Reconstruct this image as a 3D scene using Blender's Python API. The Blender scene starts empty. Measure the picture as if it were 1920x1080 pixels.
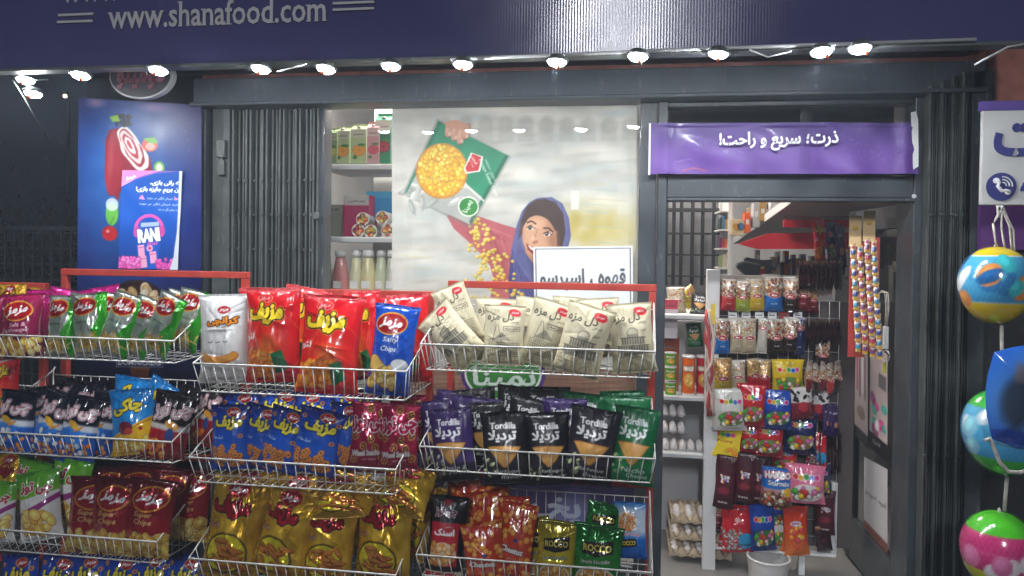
import bpy, bmesh, math, random, unicodedata
import numpy as np
from mathutils import Vector, Matrix
rad = math.radians
sc = bpy.context.scene
COL = sc.collection

# ------------------------------------------------------------------ camera
F = 1387.0                      # focal length in photo pixels (1920 wide)
YAW, PITCH, ROLL, SHIFT = rad(8.7), rad(-0.8), rad(0.75), -51/1920
CAM = Vector((0.49, -3.2, 1.65))
cd = bpy.data.cameras.new('camera'); cam = bpy.data.objects.new('camera', cd); COL.objects.link(cam)
cd.sensor_width = 36; cd.lens = 36*F/1920; cd.shift_y = SHIFT; cd.clip_end = 300; cd.clip_start = 0.05
fw = Vector((-math.sin(YAW)*math.cos(PITCH), math.cos(YAW)*math.cos(PITCH), math.sin(PITCH)))
rt = fw.cross(Vector((0, 0, 1))).normalized(); up = rt.cross(fw)
# roll so that image-down leans to the left
rt2 = (rt*math.cos(ROLL) + up*math.sin(ROLL)); up2 = rt2.cross(fw)
cam.matrix_world = Matrix(((rt2.x, up2.x, -fw.x, CAM.x), (rt2.y, up2.y, -fw.y, CAM.y), (rt2.z, up2.z, -fw.z, CAM.z), (0, 0, 0, 1)))
sc.camera = cam

def at(px, py, Y):
    """world point where the photo pixel's ray meets the plane y = Y"""
    d = fw*F + rt2*(px-960) + up2*((540-py) + SHIFT*1920)
    return CAM + d*((Y-CAM.y)/d.y)
def mpp(Y, px=960):
    """metres per photo pixel at depth plane Y"""
    p = at(px, 540, Y); return (p-CAM).dot(fw)/F

# ------------------------------------------------------------------ world, exposure
w = bpy.data.worlds.new('World'); sc.world = w; w.use_nodes = True
w.node_tree.nodes['Background'].inputs[0].default_value = (0.30, 0.36, 0.55, 1)
w.node_tree.nodes['Background'].inputs[1].default_value = 0.006
sc.view_settings.view_transform = 'Standard'; sc.view_settings.look = 'None'; sc.view_settings.exposure = 0
sc.cycles.max_bounces = 6; sc.cycles.diffuse_bounces = 2; sc.cycles.glossy_bounces = 3; sc.cycles.transparent_max_bounces = 12
sc.cycles.sample_clamp_indirect = 4
GLOW_DENSITY = .011
LAMP_POWER = 570.0

# ------------------------------------------------------------------ small tools
def hexc(h):
    if not isinstance(h, str): return tuple(h)
    return tuple(int(h[i:i+2], 16)/255 for i in (0, 2, 4))
def lin(c):
    c = np.asarray(c, float); return np.where(c <= .04045, c/12.92, ((c+.055)/1.055)**2.4)
_forms = {}
for cp in list(range(0xFB50, 0xFDFF))+list(range(0xFE80, 0xFEFD)):
    d = unicodedata.decomposition(chr(cp)).split()
    if len(d) == 2 and d[0] in ('<isolated>', '<final>', '<initial>', '<medial>'):
        _forms.setdefault(chr(int(d[1], 16)), {}).setdefault(d[0][1:-1], chr(cp))
def fa(s):
    """join Persian letters into presentation forms, in visual order"""
    s = s.replace('لا', '\uE000'); out = []
    def dual(c): return c in _forms and 'initial' in _forms[c]
    def joins(c): return (c in _forms and 'final' in _forms[c]) or c == '\uE000'
    for i, c in enumerate(s):
        p = i > 0 and dual(s[i-1]) and joins(c)
        n = i < len(s)-1 and dual(c) and joins(s[i+1])
        if c == '\uE000': out.append('\uFEFC' if p else '\uFEFB'); continue
        if c not in _forms: out.append(c); continue
        f = _forms[c]; k = 'medial' if p and n else 'final' if p else 'initial' if n else 'isolated'
        out.append(f.get(k, c))
    return ''.join(reversed(out))
def T(s):
    return fa(s) if any('\u0600' <= c <= '\u06ff' for c in s) else s
_tc = {}
def text_tris(s, bold=0.0):
    """triangles of a word, centred, height-normalised to font size 1"""
    k = (s, bold)
    if k in _tc: return _tc[k]
    c = bpy.data.curves.new('lettering', 'FONT'); c.body = T(s); c.offset = bold; c.resolution_u = 2
    c.align_x = 'CENTER'; c.align_y = 'CENTER'
    o = bpy.data.objects.new('lettering', c); COL.objects.link(o)
    dg = bpy.context.evaluated_depsgraph_get(); dg.update()
    me = o.evaluated_get(dg).to_mesh(); me.calc_loop_triangles()
    v = np.array([x.co[:2] for x in me.vertices], float).reshape(-1, 2)
    t = np.array([x.vertices[:] for x in me.loop_triangles], int).reshape(-1, 3)
    o.evaluated_get(dg).to_mesh_clear(); bpy.data.objects.remove(o); bpy.data.curves.remove(c)
    if len(v): v = v - (v.max(0)+v.min(0))/2
    _tc[k] = (v, t); return _tc[k]
def vnoise(x, y, seed):
    r = np.random.RandomState(seed % 100000); g = r.rand(64, 64)
    xi = np.floor(x).astype(int); yi = np.floor(y).astype(int); fx = x-xi; fy = y-yi
    fx = fx*fx*(3-2*fx); fy = fy*fy*(3-2*fy)
    a = g[yi % 64, xi % 64]; b = g[yi % 64, (xi+1) % 64]; c = g[(yi+1) % 64, xi % 64]; d = g[(yi+1) % 64, (xi+1) % 64]
    return (a*(1-fx)+b*fx)*(1-fy)+(c*(1-fx)+d*fx)*fy

# ------------------------------------------------------------------ artwork painter (becomes colour per vertex)
class Cv:
    """a printed face: design units x0..x1, y0..y1 (y down); sampled onto a vertex grid nx x ny"""
    def __init__(s, x0, y0, x1, y1, nx, ny, base='FFFFFF', ss=3, seed=1):
        s.x0, s.y0, s.x1, s.y1, s.nx, s.ny, s.ss = x0, y0, x1, y1, nx, ny, ss
        s.W, s.H = nx*ss, ny*ss; s.sx = s.W/(x1-x0); s.sy = s.H/(y1-y0)
        s.a = np.zeros((s.H, s.W, 3)); s.a[:] = hexc(base); s.r = random.Random(seed)
        s.X, s.Y = np.meshgrid(x0+(np.arange(s.W)+.5)/s.sx, y0+(np.arange(s.H)+.5)/s.sy)
    def box(s, xa, ya, xb, yb):
        i0 = max(0, int((xa-s.x0)*s.sx)-1); i1 = min(s.W, int((xb-s.x0)*s.sx)+2)
        j0 = max(0, int((ya-s.y0)*s.sy)-1); j1 = min(s.H, int((yb-s.y0)*s.sy)+2)
        return (slice(j0, max(j0, j1)), slice(i0, max(i0, i1)))
    def mix(s, sl, m, c, al=1.0):
        if s.a[sl].size == 0: return
        m = (m*al)[..., None]; s.a[sl] = s.a[sl]*(1-m)+np.array(hexc(c))*m
    def vgrad(s, stops):
        t = (s.Y-s.y0)/(s.y1-s.y0)
        for k in range(3): s.a[..., k] = np.interp(t, [p for p, _ in stops], [hexc(c)[k] for _, c in stops])
    def ell(s, cx, cy, rx, ry, c, al=1.0, rot=0, soft=0.0):
        R = max(rx, ry)*(1+soft)*1.05; sl = s.box(cx-R, cy-R, cx+R, cy+R)
        X, Y = s.X[sl]-cx, s.Y[sl]-cy; ca, sa = math.cos(rad(rot)), math.sin(rad(rot))
        d = np.sqrt(((X*ca+Y*sa)/rx)**2+((-X*sa+Y*ca)/ry)**2)
        m = np.clip((1+soft-d)/(2*soft), 0, 1) if soft > 0 else (d < 1)*1.0
        s.mix(sl, m, c, al)
    def pmask(s, pts, sl):
        X, Y = s.X[sl], s.Y[sl]; m = np.zeros(X.shape, bool); n = len(pts)
        for i in range(n):
            (xa, ya), (xb, yb) = pts[i], pts[(i+1) % n]
            if ya == yb: continue
            m ^= ((Y < ya) != (Y < yb)) & (X < (xb-xa)*(Y-ya)/(yb-ya)+xa)
        return m
    def poly(s, pts, c, al=1.0):
        xs = [p[0] for p in pts]; ys = [p[1] for p in pts]; sl = s.box(min(xs), min(ys), max(xs), max(ys))
        if s.a[sl].size: s.mix(sl, s.pmask(pts, sl)*1.0, c, al)
    def rect(s, xa, ya, xb, yb, c, al=1.0): s.poly([(xa, ya), (xb, ya), (xb, yb), (xa, yb)], c, al)
    def line(s, pts, wd, c, al=1.0):
        for (xa, ya), (xb, yb) in zip(pts, pts[1:]):
            dx, dy = xb-xa, yb-ya; L = math.hypot(dx, dy) or 1; nx_, ny_ = -dy/L*wd/2, dx/L*wd/2
            s.poly([(xa+nx_, ya+ny_), (xb+nx_, yb+ny_), (xb-nx_, yb-ny_), (xa-nx_, ya-ny_)], c, al)
    def text(s, t, cx, cy, wid, c, hgt=None, bold=.02, rot=0, shear=0, out=None, al=1.0, sq=1.0):
        """word fitted to width wid (or glyph height hgt), optional outline layers [(radius,colour),..]"""
        v, tr = text_tris(t, min(bold, .02))
        if not len(v): return
        ex = v.max(0)-v.min(0); k = wid/ex[0]; ky = k*sq if hgt is None else hgt/ex[1]
        p = np.stack([v[:, 0]*k+shear*v[:, 1]*ky, -v[:, 1]*ky], 1)
        ca, sa = math.cos(rad(rot)), math.sin(rad(rot)); p = np.stack([p[:, 0]*ca+p[:, 1]*sa, -p[:, 0]*sa+p[:, 1]*ca], 1)+[cx, cy]
        pad = (max(o[0] for o in out) if out else 0)+1
        sl = s.box(p[:, 0].min()-pad, p[:, 1].min()-pad, p[:, 0].max()+pad, p[:, 1].max()+pad)
        if s.a[sl].size == 0: return
        m = np.zeros(s.a[sl].shape[:2], bool); oy, ox = sl[0].start, sl[1].start
        q = np.stack([(p[:, 0]-s.x0)*s.sx-ox, (p[:, 1]-s.y0)*s.sy-oy], 1)
        for a, b, d in tr:
            A, B, D = q[a], q[b], q[d]
            i0 = max(0, int(min(A[0], B[0], D[0]))); i1 = min(m.shape[1], int(max(A[0], B[0], D[0]))+2)
            j0 = max(0, int(min(A[1], B[1], D[1]))); j1 = min(m.shape[0], int(max(A[1], B[1], D[1]))+2)
            if i1 <= i0 or j1 <= j0: continue
            gx, gy = np.arange(i0, i1)+.5, (np.arange(j0, j1)+.5)[:, None]
            e1 = (B[0]-A[0])*(gy-A[1])-(B[1]-A[1])*(gx-A[0]); e2 = (D[0]-B[0])*(gy-B[1])-(D[1]-B[1])*(gx-B[0])
            e3 = (A[0]-D[0])*(gy-D[1])-(A[1]-D[1])*(gx-D[0])
            m[j0:j1, i0:i1] |= ((e1 >= 0) & (e2 >= 0) & (e3 >= 0)) | ((e1 <= 0) & (e2 <= 0) & (e3 <= 0))
        fat = max(0, bold-.02)*ky*.9
        lay = [(r+fat, oc) for r, oc in (out or [])]+([(fat, c)] if fat*s.sx > .6 else [])
        for (r, oc) in sorted(lay, key=lambda q: -q[0]):
            rx = max(1, int(round(r*s.sx))); d = m.copy()
            for dx in range(-rx, rx+1):
                h = int(math.sqrt(max(0, rx*rx-dx*dx))*s.sy/s.sx)
                for dy in (range(-h, h+1) if h < 4 else range(-h, h+1, 2)):
                    d |= np.roll(np.roll(m, dx, 1), dy, 0)
            s.mix(sl, d*1.0, oc, al)
        s.mix(sl, m*1.0, c, al)
    def bits(s, n, xa, ya, xb, yb, rx, ry, cols, rim=None, within=None):
        """scatter of food pieces as printed photographs"""
        for i in range(n):
            x, y = s.r.uniform(xa, xb), s.r.uniform(ya, yb)
            if within and not within(x, y): continue
            a, k = s.r.uniform(0, 180), s.r.uniform(.75, 1.2)
            if rim: s.ell(x, y+.08*ry, rx*k*1.12, ry*k*1.12, rim, 1, a)
            c = hexc(s.r.choice(cols)); s.ell(x, y, rx*k, ry*k, c, 1, a)
            s.ell(x-rx*.15, y-ry*.2, rx*k*.55, ry*k*.5, [min(1, q*1.18+.04) for q in c], .7, a)
    def mottle(s, amp, sc_, seed):
        n = vnoise(s.X*sc_, s.Y*sc_, seed)-.5; s.a = np.clip(s.a+(n*amp)[..., None], 0, 1)
    def grid(s):
        g = s.a.reshape(s.ny, s.ss, s.nx, s.ss, 3).mean((1, 3)); return lin(g[::-1])     # row 0 = bottom

# ------------------------------------------------------------------ meshes
def grid_mesh(name, P, C=None, flip=False, smooth=True):
    ny, nx = P.shape[:2]; me = bpy.data.meshes.new(name)
    idx = np.arange(ny*nx).reshape(ny, nx)
    q = np.stack([idx[:-1, :-1], idx[:-1, 1:], idx[1:, 1:], idx[1:, :-1]], -1).reshape(-1, 4)
    if flip: q = q[:, ::-1]
    me.vertices.add(ny*nx); me.vertices.foreach_set('co', P.reshape(-1).astype('f'))
    me.loops.add(q.size); me.loops.foreach_set('vertex_index', np.ascontiguousarray(q).reshape(-1).astype('i'))
    me.polygons.add(len(q)); me.polygons.foreach_set('loop_start', (np.arange(len(q))*4).astype('i'))
    me.update(calc_edges=True)
    if C is not None: set_col(me, C.reshape(-1, 3))
    me.polygons.foreach_set('use_smooth', np.full(len(q), smooth)); me.validate(); return me
def set_col(me, C):
    at_ = me.color_attributes.new('Col', 'FLOAT_COLOR', 'POINT')
    at_.data.foreach_set('color', np.concatenate([C, np.ones((len(C), 1))], 1).reshape(-1).astype('f'))
def bm_box(bm, a, b):
    x0, y0, z0 = a; x1, y1, z1 = b
    v = [bm.verts.new(p) for p in ((x0, y0, z0), (x1, y0, z0), (x1, y1, z0), (x0, y1, z0), (x0, y0, z1), (x1, y0, z1), (x1, y1, z1), (x0, y1, z1))]
    for f in ((0, 3, 2, 1), (4, 5, 6, 7), (0, 1, 5, 4), (1, 2, 6, 5), (2, 3, 7, 6), (3, 0, 4, 7)): bm.faces.new([v[i] for i in f])
def bm_prism(bm, poly, dvec):
    a = [bm.verts.new(p) for p in poly]; b = [bm.verts.new(Vector(p)+Vector(dvec)) for p in poly]; n = len(a)
    bm.faces.new(a); bm.faces.new(b[::-1])
    for i in range(n): bm.faces.new((a[i], b[i], b[(i+1) % n], a[(i+1) % n]))
def bm_tube(bm, pts, r, n=6):
    pts = [Vector(p) for p in pts]; rings = []
    for i, p in enumerate(pts):
        t = ((pts[min(i+1, len(pts)-1)]-pts[max(i-1, 0)])).normalized()
        u = t.cross(Vector((0, 0, 1))) if abs(t.z) < .9 else t.cross(Vector((1, 0, 0)))
        u.normalize(); v = t.cross(u)
        rings.append([bm.verts.new(p+(u*math.cos(2*math.pi*k/n)+v*math.sin(2*math.pi*k/n))*r) for k in range(n)])
    for a, b in zip(rings, rings[1:]):
        for k in range(n): f = bm.faces.new((a[k], a[(k+1) % n], b[(k+1) % n], b[k])); f.smooth = True
    bm.faces.new(rings[0][::-1]); bm.faces.new(rings[-1])
def bm_lathe(bm, prof, n=24, c=(0, 0, 0), cap=True, axis='z'):
    rings = []
    for (r, z) in prof:
        ring = []
        for k in range(n):
            a = 2*math.pi*k/n; p = (r*math.cos(a), r*math.sin(a), z) if axis == 'z' else (r*math.cos(a), z, r*math.sin(a))
            ring.append(bm.verts.new(Vector(p)+Vector(c)))
        rings.append(ring)
    for a, b in zip(rings, rings[1:]):
        for k in range(n): f = bm.faces.new((a[k], a[(k+1) % n], b[(k+1) % n], b[k])); f.smooth = True
    if cap: bm.faces.new(rings[0][::-1]); bm.faces.new(rings[-1])
def ob(name, geo, m=None, parent=None, world=True, bev=0):
    """link ONE mesh object; geometry given in world coords is moved into the parent's frame"""
    if isinstance(geo, bmesh.types.BMesh):
        bmesh.ops.recalc_face_normals(geo, faces=geo.faces)
        me = bpy.data.meshes.new(name); geo.to_mesh(me); geo.free()
    else: me = geo
    me.name = name; o = bpy.data.objects.new(name, me); COL.objects.link(o)
    if m and not len(me.materials): me.materials.append(m)
    if parent is not None:
        o.parent = parent
        if world:
            r = parent
            off = Vector(r.location)
            while r.parent: r = r.parent; off += Vector(r.location)
            me.transform(Matrix.Translation(-off))
    if bev:
        b = o.modifiers.new('bevel', 'BEVEL'); b.width = bev; b.segments = 2; b.limit_method = 'ANGLE'
    return o
def tag(o, label=None, cat=None, group=None, kind=None):
    if label: o['label'] = label
    if cat: o['category'] = cat
    if group: o['group'] = group
    if kind: o['kind'] = kind
    return o
def thing(name, loc, label, cat, group=None):
    o = bpy.data.objects.new(name, None); o.empty_display_size = .05; COL.objects.link(o); o.location = loc
    return tag(o, label, cat, group)
def boxes(*bs):
    bm = bmesh.new()
    for a, b in bs: bm_box(bm, a, b)
    return bm
def pbox(xa, ya, xb, yb, Y, d, bm=None):
    """box whose front face spans the pixel rectangle at plane Y, d deep"""
    bm = bm or bmesh.new(); p, q = at(xa, ya, Y), at(xb, yb, Y); bm_box(bm, (p.x, Y, q.z), (q.x, Y+d, p.z)); return bm
def text_mesh(t, size_w, depth=.003, bold=.02, hgt=None, sq=1):
    """raised lettering mesh in x-z plane, facing -y, width size_w"""
    v, tr = text_tris(t, min(bold, .03)); ex = v.max(0)-v.min(0); k = size_w/ex[0]; kz = (hgt/ex[1]) if hgt else k*sq
    me = bpy.data.meshes.new('lettering')
    me.from_pydata([(x*k, 0, y*kz) for x, y in v], [], [tuple(int(i) for i in f) for f in tr]); me.update()
    bm = bmesh.new(); bm.from_mesh(me); bpy.data.meshes.remove(me)
    bmesh.ops.remove_doubles(bm, verts=bm.verts, dist=1e-6)
    r = bmesh.ops.extrude_face_region(bm, geom=bm.faces[:])
    bmesh.ops.translate(bm, verts=[e for e in r['geom'] if isinstance(e, bmesh.types.BMVert)], vec=(0, -depth, 0))
    return bm

# ------------------------------------------------------------------ materials
def mat(name, col=(.5, .5, .5), rough=.5, metal=0, coat=0, var=.12, vs=8, bump=0, bs=60, attr=False, spec=.5, wear=0, crimp=0, trans=0):
    m = bpy.data.materials.new(name); m.use_nodes = True; nt = m.node_tree; N = nt.nodes; L = nt.links
    b = N['Principled BSDF']; b.inputs['Roughness'].default_value = rough; b.inputs['Metallic'].default_value = metal
    b.inputs['Coat Weight'].default_value = coat; b.inputs['Coat Roughness'].default_value = .12; b.inputs['Specular IOR Level'].default_value = spec
    tc = N.new('ShaderNodeTexCoord'); nz = N.new('ShaderNodeTexNoise'); nz.inputs['Scale'].default_value = vs; nz.inputs['Detail'].default_value = 5
    L.new(tc.outputs['Object'], nz.inputs['Vector'])
    mp = N.new('ShaderNodeMapRange'); mp.inputs[1].default_value = .3; mp.inputs[2].default_value = .7; mp.inputs[3].default_value = 1-var; mp.inputs[4].default_value = 1+var
    L.new(nz.outputs['Fac'], mp.inputs[0])
    mx = N.new('ShaderNodeMix'); mx.data_type = 'RGBA'; mx.blend_type = 'MULTIPLY'; mx.inputs['Factor'].default_value = 1
    if attr:
        a = N.new('ShaderNodeAttribute'); a.attribute_name = 'Col'; L.new(a.outputs['Color'], mx.inputs['A'])
    else: mx.inputs['A'].default_value = (*(lin(hexc(col)) if isinstance(col, str) else col), 1)
    L.new(mp.outputs[0], mx.inputs['B']); last = mx.outputs['Result']
    if wear:
        n2 = N.new('ShaderNodeTexNoise'); n2.inputs['Scale'].default_value = 45; n2.inputs['Detail'].default_value = 8; n2.inputs['Roughness'].default_value = .75
        mpg = N.new('ShaderNodeMapping'); mpg.inputs['Scale'].default_value = (1, 1, .25)
        L.new(tc.outputs['Object'], mpg.inputs[0]); L.new(mpg.outputs[0], n2.inputs['Vector'])
        cr = N.new('ShaderNodeMapRange'); cr.inputs[1].default_value = .57; cr.inputs[2].default_value = .70; L.new(n2.outputs['Fac'], cr.inputs[0])
        ml = N.new('ShaderNodeMath'); ml.operation = 'MULTIPLY'; ml.inputs[1].default_value = wear; L.new(cr.outputs[0], ml.inputs[0])
        m2 = N.new('ShaderNodeMix'); m2.data_type = 'RGBA'; L.new(ml.outputs[0], m2.inputs['Factor']); L.new(last, m2.inputs['A']); m2.inputs['B'].default_value = (.33, .33, .32, 1); last = m2.outputs['Result']
    L.new(last, b.inputs['Base Color'])
    rr = N.new('ShaderNodeMapRange'); rr.inputs[1].default_value = .3; rr.inputs[2].default_value = .7
    rr.inputs[3].default_value = max(0.02, rough-.08); rr.inputs[4].default_value = min(1, rough+.12); L.new(nz.outputs['Fac'], rr.inputs[0]); L.new(rr.outputs[0], b.inputs['Roughness'])
    if trans: b.inputs['Alpha'].default_value = 1-trans
    if bump or crimp:
        bp = N.new('ShaderNodeBump'); bp.inputs['Strength'].default_value = bump or crimp; bp.inputs['Distance'].default_value = .002
        if crimp:
            t2 = N.new('ShaderNodeTexWave'); t2.bands_direction = 'Z'; t2.inputs['Scale'].default_value = 25; L.new(tc.outputs['Object'], t2.inputs['Vector'])
        else:
            t2 = N.new('ShaderNodeTexNoise'); t2.inputs['Scale'].default_value = bs; t2.inputs['Detail'].default_value = 4; L.new(tc.outputs['Object'], t2.inputs['Vector'])
        L.new(t2.outputs[1 if crimp else 0] if not crimp else t2.outputs['Fac'], bp.inputs['Height']); L.new(bp.outputs[0], b.inputs['Normal'])
    return m
def emit(name, col, s):
    m = bpy.data.materials.new(name); m.use_nodes = True; nt = m.node_tree; nt.nodes.remove(nt.nodes['Principled BSDF'])
    e = nt.nodes.new('ShaderNodeEmission'); e.inputs[0].default_value = (*col, 1); e.inputs[1].default_value = s
    nt.links.new(e.outputs[0], nt.nodes['Material Output'].inputs[0]); return m
def glass(name, tint=(1, 1, 1), refl=1.0, film=0.0, rough=.01):
    m = bpy.data.materials.new(name); m.use_nodes = True; nt = m.node_tree; nt.nodes.remove(nt.nodes['Principled BSDF']); N = nt.nodes; L = nt.links
    t = N.new('ShaderNodeBsdfTransparent'); t.inputs[0].default_value = (*tint, 1); g = N.new('ShaderNodeBsdfGlossy'); g.inputs['Roughness'].default_value = rough
    lw = N.new('ShaderNodeLayerWeight'); lw.inputs[0].default_value = .5; pw = N.new('ShaderNodeMath'); pw.operation = 'POWER'; pw.inputs[1].default_value = 5; L.new(lw.outputs['Facing'], pw.inputs[0]); fr = N.new('ShaderNodeMath'); fr.operation = 'MULTIPLY_ADD'; fr.inputs[1].default_value = .93; fr.inputs[2].default_value = .05; L.new(pw.outputs[0], fr.inputs[0]); ml = N.new('ShaderNodeMath'); ml.operation = 'MULTIPLY'; ml.inputs[1].default_value = refl
    nz = N.new('ShaderNodeTexNoise'); nz.inputs['Scale'].default_value = 3; bp = N.new('ShaderNodeBump'); bp.inputs['Strength'].default_value = .02; L.new(nz.outputs[0], bp.inputs['Height']); L.new(bp.outputs[0], g.inputs['Normal'])
    mx = N.new('ShaderNodeMixShader'); L.new(fr.outputs[0], ml.inputs[0]); L.new(ml.outputs[0], mx.inputs[0]); L.new(t.outputs[0], mx.inputs[1]); L.new(g.outputs[0], mx.inputs[2]); L.new(mx.outputs[0], N['Material Output'].inputs[0]); return m
M = dict(
    dark=mat('dark painted steel', (.045, .053, .060), .36, 0, .2, .25, 5, .15, 90, wear=.35),
    gate=mat('dark gate steel', (.078, .088, .084), .42, .3, 0, .25, 9, .2, 120, wear=.45),
    darker=mat('black steel', (.012, .013, .014), .5, 0, 0, .2, 6, wear=.15),
    red=mat('red painted steel', (.38, .040, .026), .45, 0, .15, .2, 12, .15, 150, wear=.35),
    wire=mat('white coated wire', (.62, .61, .57), .4, 0, .2, .12, 30, .3, 300),
    white=mat('white laminate', (.68, .68, .68), .5, 0, 0, .05, 5, .1, 80),
    wall=mat('grey plaster', (.42, .42, .43), .8, 0, 0, .1, 3, .4, 30),
    brown=mat('red brown stone', (.24, .09, .065), .35, 0, .3, .3, 14, .3, 60),
    asphalt=mat('asphalt', (.05, .05, .05), .85, 0, 0, .25, 20, .6, 120),
    tile=mat('shop floor', (.22, .21, .2), .5, 0, 0, .12, 3),
    night=mat('night hedge', (.012, .016, .013), .9, 0, 0, .4, 4, .5, 20),
    redpanel=mat('crimson panel', (.50, .02, .035), .5, 0, 0, .1, 5),
    print_=mat('printed vinyl', attr=True, rough=.42, var=.05, vs=6, bump=.12, bs=25),
    paper=mat('printed paper', attr=True, rough=.6, var=.05, vs=10, bump=.2, bs=40),
    plastic=mat('glossy printed film', attr=True, rough=.19, coat=.9, var=.05, vs=4, bump=.25, bs=9, spec=.6),
    foil=mat('metallised film', attr=True, rough=.2, metal=.42, coat=.7, var=.06, vs=4, bump=.35, bs=10),
    gold=mat('gold foil', attr=True, rough=.21, metal=.55, coat=.3, var=.08, vs=4, bump=.45, bs=9),
    kraft=mat('matt paper bag', attr=True, rough=.6, var=.06, vs=5, bump=.4, bs=12, spec=.3),
    matte=mat('matt printed film', attr=True, rough=.34, coat=.15, var=.06, vs=5, bump=.3, bs=9),
    sealm=mat('crimped seal', attr=True, rough=.25, metal=.2, var=.08, vs=6, crimp=.5),
    letter=mat('white vinyl lettering', (.42, .42, .42), .5, var=.05),
    letterw=mat('bright white vinyl lettering', (.78, .78, .78), .5, var=.04),
    ink=mat('dark ink', (.03, .03, .035), .6),
    orange=mat('orange plastic', (.75, .13, .03), .4, 0, .2),
    grey=mat('pale grey plastic', (.45, .46, .47), .45),
    rope=mat('white cotton cord', (.55, .52, .46), .8, 0, 0, .2, 60, .8, 400),
    black=mat('black cloth', (.012, .012, .014), .9, 0, 0, .2, 30, .5, 200),
    egg=mat('egg shell', (.75, .70, .66), .45, 0, 0, .06, 12), pulp=mat('egg carton pulp', (.46, .36, .25), .9, 0, 0, .15, 20, .8, 90),
    clear=glass('clear plastic', (.95, .95, .96), .35, rough=.15),
    glass=glass('window glass', (.97, .975, .965), .9),
    wicker=mat('white wicker plastic', (.6, .59, .57), .5, 0, 0, .1, 10),
    lamp=emit('lit lamp face', (.93, .97, 1.0), LAMP_POWER), tube=emit('lit ceiling panel', (1, .93, .84), 46.0),
    street=emit('lit street lamp', (.92, .94, 1.0), 300.0),
)
def solid(name, col, **k): return mat(name, col, **k)

# ================================================================== THE SETTING
def struct(name, geo, m): return tag(ob(name, geo, m), kind='structure')
def plane_pts(corners, nx, ny, wob=0, seed=0):
    """corners TL,TR,BR,BL -> grid of points row 0 = bottom"""
    TL, TR, BR, BL = [np.array(c) for c in corners]; u = np.linspace(0, 1, nx)[None, :, None]; v = np.linspace(0, 1, ny)[:, None, None]
    P = (BL*(1-u)+BR*u)*(1-v)+(TL*(1-u)+TR*u)*v
    if wob: P[..., 1] += (vnoise(u[..., 0]*5+v[..., 0]*2, v[..., 0]*5, seed)-.5)*wob
    return P
GY = 0.0
struct('pavement', boxes(((-12, -14, -.3), (12, -.25, 0))), M['asphalt'])
struct('shop_floor', boxes(((-1.2, .07, -.2), (2.3, 4.6, .12))), M['tile'])
struct('street_ground', boxes(((-40, -60, -.5), (40, 40, -.31))), M['asphalt'])
HDR = at(1000, 143, GY).z                       # top of the header over the shutters
# side wall of stone to the right, wall above the header
xr = at(1842, 500, -.1).x
t = ob('stone_wall', boxes(((at(380, 100, 0).x, .0, HDR+.002), (xr, .12, HDR+1.6))), M['brown'])
tag(t, 'red brown stone band above the dark shop header', 'wall')
t = ob('stone_wall', boxes(((xr+.003, -.08, 0), (xr+2.0, .12, HDR+1.6))), M['brown'])
tag(t, 'red brown stone wall right of the folding gate, behind the white sign', 'wall')
t = ob('side_wall', boxes(((at(145, 500, 0).x, .06, 0), (at(383, 500, 0).x, .2, HDR+1.6))), M['night'])
tag(t, 'dark wall behind the blue ice cream poster', 'wall')
# neighbour darkness on the left: fence and hedge
t = thing('mesh_fence', at(40, 1080, 1.4), 'dark square mesh fence in the unlit yard at far left', 'fence')
bm = bmesh.new(); zt = at(70, 432, 1.4).z; x0, x1 = at(-260, 480, 1.4).x, at(150, 480, 1.4).x
n = 24
for i in range(n+1): x = x0+(x1-x0)*i/n; bm_box(bm, (x-.006, 1.4, 0), (x+.006, 1.412, zt))
for k in range(14): bm_box(bm, (x0, 1.413, zt-.02-.11*k), (x1, 1.425, zt-.01-.11*k))
ob('fence_mesh', bm, M['dark'], t)
ob('fence_rail', boxes(((x0, 1.38, zt), (x1, 1.43, zt+.03))), M['dark'], t)
rg = random.Random(5); bm = bmesh.new()
for i in range(9000):
    c = Vector((rg.uniform(-6.5, -2.2), rg.uniform(2.2, 3.4), rg.gauss(1.25, .4))); s = rg.uniform(.015, .04); a = rg.uniform(0, 6)
    d1 = Vector((math.cos(a), math.sin(a)*.3, rg.uniform(-.6, .6)))*s; d2 = Vector((-math.sin(a)*.4, .3, math.cos(a)))*s
    bm.faces.new([bm.verts.new(c+q) for q in (d1, d2, -d1, -d2)])
tag(ob('hedge', bm, M['night']), 'dark hedge in the unlit yard behind the mesh fence', 'hedge')

# ---- fascia sign board
YF = -.66
zb = at(960, 103, YF).z; xa, xb = at(-60, 0, YF).x, at(1990, 0, YF).x
t = thing('shop_fascia', (0, YF, zb), 'long navy blue fascia board with white web address above the lamps', 'shop sign')
fm = mat('navy ribbed fascia', (.056, .054, .145), .16, 0, .1, .10, 2.2, spec=.3)
nt = fm.node_tree; b = nt.nodes['Principled BSDF']; wv = nt.nodes.new('ShaderNodeTexWave'); wv.bands_direction = 'X'; wv.inputs['Scale'].default_value = 32
tc = nt.nodes.new('ShaderNodeTexCoord'); nt.links.new(tc.outputs['Object'], wv.inputs['Vector']); bp = nt.nodes.new('ShaderNodeBump'); bp.inputs['Strength'].default_value = .042; bp.inputs['Distance'].default_value = .004
nt.links.new(wv.outputs['Fac'], bp.inputs['Height']); nt.links.new(bp.outputs[0], b.inputs['Normal']); nt.links.new(bp.outputs[0], b.inputs['Coat Normal'])
ob('fascia_board', boxes(((xa, YF, zb), (xb, YF+.05, zb+1.3))), fm, t)
ob('soffit', boxes(((xa, YF+.052, zb+.12), (xb, -.002, zb+.14))), M['darker'], t)
bm = bmesh.new(); bm_box(bm, (xa, YF-.012, zb-.012), (xb, YF+.05, zb-.002)); ob('bottom_rail', bm, M['gate'], t)
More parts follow.
